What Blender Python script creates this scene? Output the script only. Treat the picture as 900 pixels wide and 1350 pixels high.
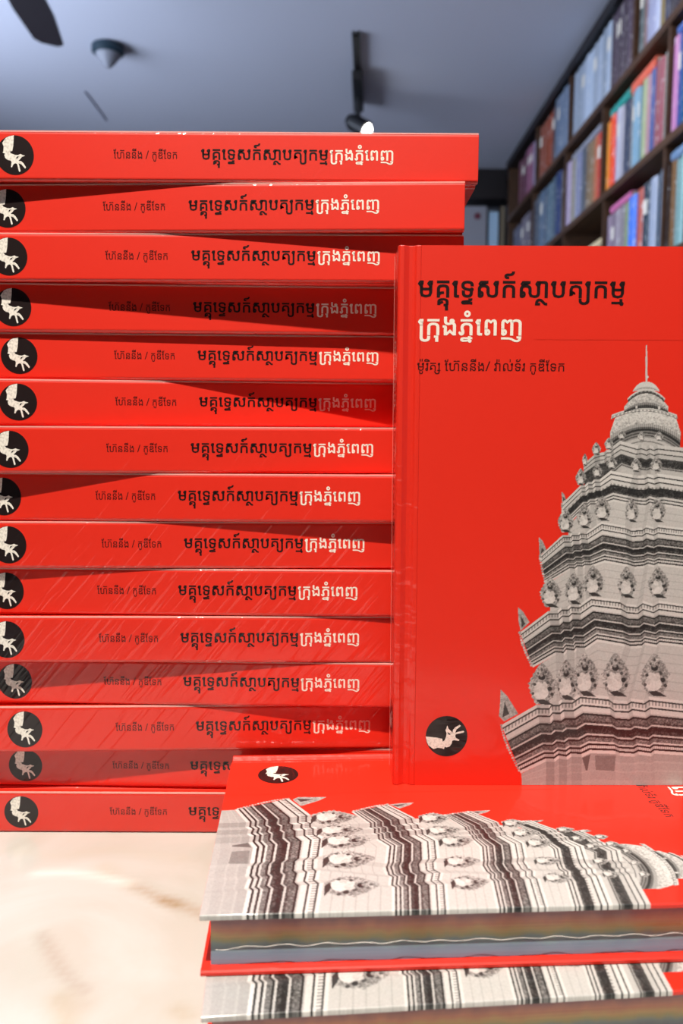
import bpy, math, random
import numpy as np
from mathutils import Vector, Matrix

for o in list(bpy.data.objects):
    bpy.data.objects.remove(o)
S = bpy.context.scene
COL = S.collection
CM = 0.01
F_PX, PITCH, YAW, ROLL = 1049.62, 0.1006, 0.0063, 0.0041
CAM = Vector((0.0, -0.387764, 0.208667))

# ------------------------------------------------------------------ camera
cam_d = bpy.data.cameras.new('camera')
cam = bpy.data.objects.new('camera', cam_d)
COL.objects.link(cam)
cam_d.sensor_fit = 'VERTICAL'
cam_d.sensor_height = 36.0
cam_d.lens = F_PX * 36.0 / 1350.0
cam_d.clip_start = 0.01
cam_d.clip_end = 50
cam.location = CAM
cam.matrix_world = (Matrix.Translation(CAM) @ Matrix.Rotation(-YAW, 4, 'Z')
                    @ Matrix.Rotation(math.pi / 2 - PITCH, 4, 'X') @ Matrix.Rotation(ROLL, 4, 'Z'))
cam_d.dof.use_dof = True
cam_d.dof.focus_distance = 0.375
cam_d.dof.aperture_fstop = cam_d.lens / 2.5
S.camera = cam

# ------------------------------------------------------------------ world, exposure, lights
w = bpy.data.worlds.new('world'); S.world = w
w.use_nodes = True
w.node_tree.nodes['Background'].inputs[0].default_value = (0.55, 0.65, 0.85, 1)
w.node_tree.nodes['Background'].inputs[1].default_value = 0.3
S.view_settings.view_transform = 'Standard'
S.view_settings.look = 'None'
S.view_settings.exposure = 0.0
S.view_settings.gamma = 1.0
S.view_settings.use_curve_mapping = False
S.cycles.max_bounces = 8
S.cycles.diffuse_bounces = 5
S.cycles.sample_clamp_indirect = 6
S.cycles.use_denoising = True

KEY_POS = (-0.12, -0.62, 1.655)
def spot(name, loc, target, power, color, radius, angle):
    d = bpy.data.lights.new(name, 'SPOT'); o = bpy.data.objects.new(name, d); COL.objects.link(o)
    d.energy = power; d.color = color; d.shadow_soft_size = radius; d.spot_size = angle; d.spot_blend = 0.3
    o.location = loc
    o.rotation_euler = (Vector(target) - Vector(loc)).to_track_quat('-Z', 'Y').to_euler()
    return o
def area(name, loc, target, power, color, sx, sy):
    d = bpy.data.lights.new(name, 'AREA'); o = bpy.data.objects.new(name, d); COL.objects.link(o)
    d.energy = power; d.color = color; d.shape = 'RECTANGLE'; d.size = sx; d.size_y = sy
    o.location = loc
    o.rotation_euler = (Vector(target) - Vector(loc)).to_track_quat('-Z', 'Y').to_euler()
    return o
spot('key_spotlight', KEY_POS, (-0.02, -0.02, 0.12), 225, (1.0, 0.93, 0.82), 0.014, math.radians(27))
area('window_daylight', (-2.53, 1.95, 0.95), (1.0, 2.1, 1.05), 120, (0.68, 0.79, 1.0), 2.4, 1.4)
area('shelf_fill_light', (0.35, 1.9, 1.90), (0.9, 2.6, 0.0), 12, (1.0, 0.95, 0.90), 0.9, 0.25)  # added fill light for the bookcase, not a fitting of the shop

# ------------------------------------------------------------------ helpers
def srgb(r, g, b):
    f = lambda c: (c / 255 / 12.92) if c <= 10.31 else ((c / 255 + 0.055) / 1.055) ** 2.4
    return (f(r), f(g), f(b), 1.0)

def project(P):
    x, y, z = P[0], P[1] - CAM.y, P[2] - CAM.z
    c, s = math.cos(YAW), math.sin(YAW); x, y = c * x - s * y, s * x + c * y
    c, s = math.cos(PITCH), math.sin(PITCH); d = y * c - z * s; u = z * c + y * s
    X = F_PX * x / d; Y = -F_PX * u / d
    c, s = math.cos(ROLL), math.sin(ROLL)
    return 450 + c * X - s * Y, 675 + s * X + c * Y

def ray_dir(px, py):
    X, Y = px - 450, py - 675
    c, s = math.cos(ROLL), math.sin(ROLL); X, Y = c * X + s * Y, -s * X + c * Y
    d, xx, uu = 1.0, X / F_PX, -Y / F_PX
    c, s = math.cos(PITCH), math.sin(PITCH); y = d * c + uu * s; z = -d * s + uu * c
    c, s = math.cos(YAW), math.sin(YAW); x, y = c * xx + s * y, -s * xx + c * y
    return Vector((x, y, z))
def hit_z(px, py, z):
    r = ray_dir(px, py); t = (z - CAM.z) / r.z; return CAM + r * t
def hit_y(px, py, y):
    r = ray_dir(px, py); t = (y - CAM.y) / r.y; return CAM + r * t

class MB:
    def __init__(s): s.v = []; s.f = []; s.m = []
    def box(s, a, b, m=0):
        x0, y0, z0 = a; x1, y1, z1 = b; n = len(s.v)
        s.v += [(x0,y0,z0),(x1,y0,z0),(x1,y1,z0),(x0,y1,z0),(x0,y0,z1),(x1,y0,z1),(x1,y1,z1),(x0,y1,z1)]
        for f in ((0,3,2,1),(4,5,6,7),(0,1,5,4),(1,2,6,5),(2,3,7,6),(3,0,4,7)):
            s.f.append(tuple(n + i for i in f)); s.m.append(m)
    def cyl(s, p0, p1, r0, r1=None, n=20, caps=True, m=0):
        r1 = r0 if r1 is None else r1
        p0, p1 = Vector(p0), Vector(p1); ax = (p1 - p0).normalized()
        a = ax.orthogonal().normalized(); b = ax.cross(a); k = len(s.v)
        for p, r in ((p0, r0), (p1, r1)):
            for i in range(n):
                t = 2 * math.pi * i / n
                s.v.append(tuple(p + (a * math.cos(t) + b * math.sin(t)) * r))
        for i in range(n):
            j = (i + 1) % n
            s.f.append((k + i, k + j, k + n + j, k + n + i)); s.m.append(m)
        if caps:
            s.f.append(tuple(k + i for i in reversed(range(n)))); s.m.append(m)
            s.f.append(tuple(k + n + i for i in range(n))); s.m.append(m)
    def lathe(s, prof, c, n=28, m=0):
        k = len(s.v)
        for (r, z) in prof:
            for i in range(n):
                t = 2 * math.pi * i / n
                s.v.append((c[0] + r * math.cos(t), c[1] + r * math.sin(t), c[2] + z))
        for q in range(len(prof) - 1):
            for i in range(n):
                j = (i + 1) % n
                s.f.append((k + q*n + i, k + q*n + j, k + (q+1)*n + j, k + (q+1)*n + i)); s.m.append(m)
        s.f.append(tuple(k + i for i in reversed(range(n)))); s.m.append(m)
        s.f.append(tuple(k + (len(prof)-1)*n + i for i in range(n))); s.m.append(m)
    def extrude(s, prof, z0, z1, m=0):
        """closed profile in xy extruded along z"""
        k = len(s.v); n = len(prof)
        for z in (z0, z1):
            for (x, y) in prof: s.v.append((x, y, z))
        for i in range(n):
            j = (i + 1) % n
            s.f.append((k + i, k + j, k + n + j, k + n + i)); s.m.append(m)
        s.f.append(tuple(k + i for i in reversed(range(n)))); s.m.append(m)
        s.f.append(tuple(k + n + i for i in range(n))); s.m.append(m)
    def mesh(s, name, mats, scale=1.0):
        me = bpy.data.meshes.new(name)
        me.from_pydata([(a * scale, b * scale, c * scale) for a, b, c in s.v], [], s.f)
        for mt in mats: me.materials.append(mt)
        me.polygons.foreach_set('material_index', s.m)
        me.validate(); me.update()
        return me

def fix_normals(me):
    import bmesh
    bm = bmesh.new(); bm.from_mesh(me); bmesh.ops.recalc_face_normals(bm, faces=bm.faces[:]); bm.to_mesh(me); bm.free()
    return me

def obj(name, me, parent=None, loc=None, rot=None):
    o = bpy.data.objects.new(name, me); COL.objects.link(o)
    if parent is not None: o.parent = parent
    if loc is not None: o.location = loc
    if rot is not None: o.rotation_euler = rot
    return o
def tag(o, label=None, cat=None, group=None, kind=None):
    if label: o['label'] = label
    if cat: o['category'] = cat
    if group: o['group'] = group
    if kind: o['kind'] = kind
    return o
def empty(name, loc=(0, 0, 0), rotz=0.0):
    o = bpy.data.objects.new(name, None); COL.objects.link(o)
    o.location = loc; o.rotation_euler = (0, 0, rotz); o.empty_display_size = 0.02
    return o
def copy_tree(o, parent=None, skip=()):
    c = o.copy(); COL.objects.link(c); c.parent = parent
    for ch in [x for x in bpy.data.objects if x.parent is o]:
        if ch.name.split('.')[0] not in skip: copy_tree(ch, c, skip)
    return c
def bevel(o, wd, seg=2):
    m = o.modifiers.new('bevel', 'BEVEL'); m.width = wd; m.segments = seg; m.limit_method = 'ANGLE'; m.angle_limit = math.radians(40)
    return o

# ------------------------------------------------------------------ materials
def mat(name, color=(0.5, 0.5, 0.5, 1), rough=0.5, metal=0.0, coat=0.0, coat_rough=0.1, spec=0.5):
    m = bpy.data.materials.new(name); m.use_nodes = True
    b = m.node_tree.nodes['Principled BSDF']
    b.inputs['Base Color'].default_value = color
    b.inputs['Roughness'].default_value = rough
    b.inputs['Metallic'].default_value = metal
    b.inputs['Coat Weight'].default_value = coat
    b.inputs['Coat Roughness'].default_value = coat_rough
    b.inputs['Specular IOR Level'].default_value = spec
    return m
def nd(m, t, **kw):
    n = m.node_tree.nodes.new(t)
    for k, v in kw.items(): setattr(n, k, v)
    return n
def lk(m, a, b): m.node_tree.links.new(a, b)

WRAP = []   # film node group
def film(m, strength=0.35, rot=0.75, axis=0, scale=1.0, dist=0.0006, cw=0.85):
    """clear shrink-film: glossy coat with pulled, diagonal wrinkles"""
    b = m.node_tree.nodes['Principled BSDF']
    tc = nd(m, 'ShaderNodeTexCoord')
    oi = nd(m, 'ShaderNodeObjectInfo')
    add = nd(m, 'ShaderNodeVectorMath', operation='ADD')
    mulr = nd(m, 'ShaderNodeMath', operation='MULTIPLY'); mulr.inputs[1].default_value = 3.0
    lk(m, oi.outputs['Random'], mulr.inputs[0])
    lk(m, tc.outputs['Object'], add.inputs[0]); lk(m, mulr.outputs[0], add.inputs[1])
    mp = nd(m, 'ShaderNodeMapping', vector_type='TEXTURE')
    r = [0, 0, 0]; r[axis] = rot; mp.inputs['Rotation'].default_value = r
    sc = [0.02 / scale] * 3
    sc[2] = 0.045 / scale; 
    other = 1 if axis == 0 else 0
    sc[other] = 0.0035 / scale
    mp.inputs['Scale'].default_value = sc
    lk(m, add.outputs[0], mp.inputs['Vector'])
    n1 = nd(m, 'ShaderNodeTexNoise'); n1.inputs['Scale'].default_value = 1.0; n1.inputs['Detail'].default_value = 1.5
    lk(m, mp.outputs[0], n1.inputs['Vector'])
    rp = nd(m, 'ShaderNodeValToRGB'); rp.color_ramp.elements[0].position = 0.5; rp.color_ramp.elements[1].position = 0.72
    lk(m, n1.outputs[0], rp.inputs[0])
    n2 = nd(m, 'ShaderNodeTexNoise'); n2.inputs['Scale'].default_value = 14.0; n2.inputs['Detail'].default_value = 1.0
    lk(m, add.outputs[0], n2.inputs['Vector'])
    mx = nd(m, 'ShaderNodeMath', operation='MULTIPLY_ADD'); mx.inputs[1].default_value = 1.5
    lk(m, n2.outputs[0], mx.inputs[0]); lk(m, rp.outputs[0], mx.inputs[2])
    bp = nd(m, 'ShaderNodeBump'); bp.inputs['Strength'].default_value = strength; bp.inputs['Distance'].default_value = dist
    lk(m, mx.outputs[0], bp.inputs['Height']); lk(m, bp.outputs[0], b.inputs['Coat Normal'])
    b.inputs['Coat Weight'].default_value = cw
    b.inputs['Coat Roughness'].default_value = 0.09
    b.inputs['Coat IOR'].default_value = 1.5
    return m
def weave(m, strength=0.12):
    b = m.node_tree.nodes['Principled BSDF']
    tc = nd(m, 'ShaderNodeTexCoord'); mp = nd(m, 'ShaderNodeMapping'); mp.inputs['Scale'].default_value = (350, 900, 1100)
    lk(m, tc.outputs['Object'], mp.inputs['Vector'])
    n = nd(m, 'ShaderNodeTexNoise'); n.inputs['Scale'].default_value = 1.0; n.inputs['Detail'].default_value = 2
    lk(m, mp.outputs[0], n.inputs['Vector'])
    bp = nd(m, 'ShaderNodeBump'); bp.inputs['Strength'].default_value = strength; bp.inputs['Distance'].default_value = 0.0002
    lk(m, n.outputs[0], bp.inputs['Height']); lk(m, bp.outputs[0], b.inputs['Normal'])
    return m
RED = (0.72, 0.017, 0.003, 1)
M = {}
M['spine_red'] = weave(film(mat('wrapped_red_spine', RED, 0.5), 0.6, -0.85, 0), 0.08)
M['cover_red'] = weave(film(mat('wrapped_red_cover', RED, 0.5), 0.05, 0.3, 1, cw=0.5), 0.12)
def ink(name, col):
    return film(mat(name, col, 0.5, spec=0.2), 0.4, -0.85, 0)
M['ink_black'] = ink('black_ink', (0.012, 0.006, 0.006, 1))
M['ink_maroon'] = ink('dark_ink', (0.05, 0.006, 0.005, 1))
M['ink_white'] = ink('white_ink', (0.86, 0.78, 0.68, 1))
m = ink('hand_print', (0.8, 0.75, 0.66, 1)); M['hand'] = m
b = m.node_tree.nodes['Principled BSDF']
tc = nd(m, 'ShaderNodeTexCoord'); n = nd(m, 'ShaderNodeTexNoise'); n.inputs['Scale'].default_value = 900
cr = nd(m, 'ShaderNodeValToRGB'); cr.color_ramp.elements[0].color = (0.58, 0.53, 0.47, 1); cr.color_ramp.elements[1].color = (0.85, 0.8, 0.72, 1)
cr.color_ramp.elements[0].position = 0.3; cr.color_ramp.elements[1].position = 0.55
lk(m, tc.outputs['Object'], n.inputs['Vector']); lk(m, n.outputs[0], cr.inputs[0]); lk(m, cr.outputs[0], b.inputs['Base Color'])
m = film(mat('printed_picture', RED, 0.5), 0.05, 0.3, 1, cw=0.5); M['picture'] = m
at = nd(m, 'ShaderNodeVertexColor', layer_name='print'); lk(m, at.outputs[0], m.node_tree.nodes['Principled BSDF'].inputs['Base Color'])

# page block: pages whose printed edges show as coloured bands from front to back of the book
m = film(mat('page_edges', (0.3, 0.25, 0.22, 1), 0.6), 0.25, 0.0, 0); M['pages'] = m
b = m.node_tree.nodes['Principled BSDF']; b.inputs['Coat Roughness'].default_value = 0.2
tc = nd(m, 'ShaderNodeTexCoord'); sp = nd(m, 'ShaderNodeSeparateXYZ'); lk(m, tc.outputs['Object'], sp.inputs[0])
mp = nd(m, 'ShaderNodeMapping'); mp.inputs['Scale'].default_value = (1, 5000, 14); lk(m, tc.outputs['Object'], mp.inputs[0])
nz = nd(m, 'ShaderNodeTexNoise'); nz.inputs['Scale'].default_value = 1; nz.inputs['Detail'].default_value = 3; lk(m, mp.outputs[0], nz.inputs['Vector'])
mp2 = nd(m, 'ShaderNodeMapping'); mp2.inputs['Scale'].default_value = (1, 120, 160); lk(m, tc.outputs['Object'], mp2.inputs[0])
nz2 = nd(m, 'ShaderNodeTexNoise'); nz2.inputs['Scale'].default_value = 1; lk(m, mp2.outputs[0], nz2.inputs['Vector'])
ma = nd(m, 'ShaderNodeMath', operation='MULTIPLY_ADD'); ma.inputs[1].default_value = 1 / 0.0195; ma.inputs[2].default_value = -0.0025 / 0.0195
lk(m, sp.outputs[1], ma.inputs[0])
mb_ = nd(m, 'ShaderNodeMath', operation='MULTIPLY_ADD'); mb_.inputs[1].default_value = 0.16; lk(m, nz2.outputs[0], mb_.inputs[0]); lk(m, ma.outputs[0], mb_.inputs[2])
mc_ = nd(m, 'ShaderNodeMath', operation='SUBTRACT'); mc_.inputs[1].default_value = 0.08; lk(m, mb_.outputs[0], mc_.inputs[0])
cr = nd(m, 'ShaderNodeValToRGB'); lk(m, mc_.outputs[0], cr.inputs[0])
els = [(0.0, (120, 84, 92)), (0.14, (150, 104, 106)), (0.30, (214, 150, 118)), (0.42, (218, 186, 124)), (0.50, (190, 192, 136)), (0.58, (144, 176, 172)), (0.72, (128, 146, 166)), (1.0, (130, 136, 158))]
cr.color_ramp.elements[0].position = 0; cr.color_ramp.elements[0].color = srgb(*els[0][1])
cr.color_ramp.elements[1].position = 1; cr.color_ramp.elements[1].color = srgb(*els[-1][1])
for p_, c_ in els[1:-1]:
    e_ = cr.color_ramp.elements.new(p_); e_.color = srgb(*c_)
mxr = nd(m, 'ShaderNodeMix', data_type='RGBA', blend_type='MULTIPLY'); mxr.inputs[0].default_value = 0.35
lk(m, cr.outputs[0], mxr.inputs[6]); lk(m, nz.outputs[0], mxr.inputs[7]); lk(m, mxr.outputs[2], b.inputs['Base Color'])

M['film_edge_glint'] = mat('film_edge_glint', (0.95, 0.55, 0.48, 1), 0.25)  # pale pink colour stands in for light glinting on the film's edge
M['film_edge_glint'].node_tree.nodes['Principled BSDF'].inputs['Alpha'].default_value = 0.55
M['film_seam'] = mat('film_seam', (0.9, 0.88, 0.82, 1), 0.15, coat=1)
M['marble'] = mat('marble', (0.8, 0.78, 0.7, 1), 0.18)
m = M['marble']; at = nd(m, 'ShaderNodeVertexColor', layer_name='stone')
tc = nd(m, 'ShaderNodeTexCoord'); nz = nd(m, 'ShaderNodeTexNoise'); nz.inputs['Scale'].default_value = 9; nz.inputs['Detail'].default_value = 8; nz.inputs['Distortion'].default_value = 1.2
lk(m, tc.outputs['Object'], nz.inputs['Vector'])
cr = nd(m, 'ShaderNodeValToRGB'); cr.color_ramp.elements[0].color = (0.90, 0.88, 0.84, 1); cr.color_ramp.elements[1].color = (1, 1, 1, 1)
cr.color_ramp.elements[0].position = 0.38; cr.color_ramp.elements[1].position = 0.55; lk(m, nz.outputs[0], cr.inputs[0])
mx = nd(m, 'ShaderNodeMix', data_type='RGBA', blend_type='MULTIPLY'); mx.inputs[0].default_value = 1
lk(m, at.outputs[0], mx.inputs[6]); lk(m, cr.outputs[0], mx.inputs[7]); lk(m, mx.outputs[2], m.node_tree.nodes['Principled BSDF'].inputs['Base Color'])
M['stone_side'] = mat('stone_side', (0.8, 0.76, 0.68, 1), 0.3)
M['ceiling'] = mat('ceiling_paint', srgb(206, 208, 220), 0.75)
M['wall'] = mat('wall_paint', srgb(120, 122, 130), 0.8)
M['wall_dark'] = mat('dark_wall_paint', srgb(46, 42, 44), 0.8)
M['floor'] = mat('floor_tiles', srgb(70, 60, 54), 0.5)
M['black'] = mat('black_metal', (0.006, 0.006, 0.008, 1), 0.45)
M['fan'] = mat('fan_blade', srgb(24, 16, 22), 0.5)
M['wood'] = mat('shelf_wood', srgb(80, 56, 40), 0.5)
m = M['wood']; tc = nd(m, 'ShaderNodeTexCoord'); mp = nd(m, 'ShaderNodeMapping'); mp.inputs['Scale'].default_value = (30, 2, 30); lk(m, tc.outputs['Object'], mp.inputs[0])
nz = nd(m, 'ShaderNodeTexNoise'); nz.inputs['Scale'].default_value = 2; nz.inputs['Detail'].default_value = 4; lk(m, mp.outputs[0], nz.inputs['Vector'])
cr = nd(m, 'ShaderNodeValToRGB'); cr.color_ramp.elements[0].color = srgb(44, 30, 24); cr.color_ramp.elements[1].color = srgb(96, 66, 44); lk(m, nz.outputs[0], cr.inputs[0]); lk(m, cr.outputs[0], m.node_tree.nodes['Principled BSDF'].inputs['Base Color'])
M['dark_wood'] = mat('dark_wood', srgb(26, 20, 22), 0.5)
M['bulb'] = mat('lamp_glow', (1, 1, 1, 1)); bb = M['bulb'].node_tree.nodes['Principled BSDF']; bb.inputs['Emission Color'].default_value = (1, 0.97, 0.9, 1); bb.inputs['Emission Strength'].default_value = 14
M['paper'] = mat('paper', (0.7, 0.66, 0.58, 1), 0.8)
M['detector_cone'] = mat('detector_cone', srgb(130, 132, 140), 0.5)
M['detector_ring'] = mat('detector_ring', srgb(20, 44, 56), 0.5)
# shelf book: colour of the object, with mottled lettering-like marks
m = mat('shelf_book_cover', rough=0.4); M['book'] = m
b = m.node_tree.nodes['Principled BSDF']; oi = nd(m, 'ShaderNodeObjectInfo'); tc = nd(m, 'ShaderNodeTexCoord')
ad = nd(m, 'ShaderNodeVectorMath', operation='ADD'); mr = nd(m, 'ShaderNodeMath', operation='MULTIPLY'); mr.inputs[1].default_value = 37; lk(m, oi.outputs['Random'], mr.inputs[0])
lk(m, tc.outputs['Object'], ad.inputs[0]); lk(m, mr.outputs[0], ad.inputs[1])
mp = nd(m, 'ShaderNodeMapping'); mp.inputs['Scale'].default_value = (3, 5, 14); lk(m, ad.outputs[0], mp.inputs[0])
nz = nd(m, 'ShaderNodeTexNoise'); nz.inputs['Scale'].default_value = 1; nz.inputs['Detail'].default_value = 3; lk(m, mp.outputs[0], nz.inputs['Vector'])
cr = nd(m, 'ShaderNodeValToRGB'); cr.color_ramp.elements[0].position = 0.60; cr.color_ramp.elements[1].position = 0.66; lk(m, nz.outputs[0], cr.inputs[0])
hs = nd(m, 'ShaderNodeMix', data_type='RGBA'); lk(m, cr.outputs[0], hs.inputs[0]); lk(m, oi.outputs['Color'], hs.inputs[6])
br = nd(m, 'ShaderNodeMix', data_type='RGBA'); br.inputs[0].default_value = 0.45; lk(m, oi.outputs['Color'], br.inputs[6]); br.inputs[7].default_value = (0.75, 0.75, 0.75, 1)
lk(m, br.outputs[2], hs.inputs[7]); lk(m, hs.outputs[2], b.inputs['Base Color'])

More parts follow.
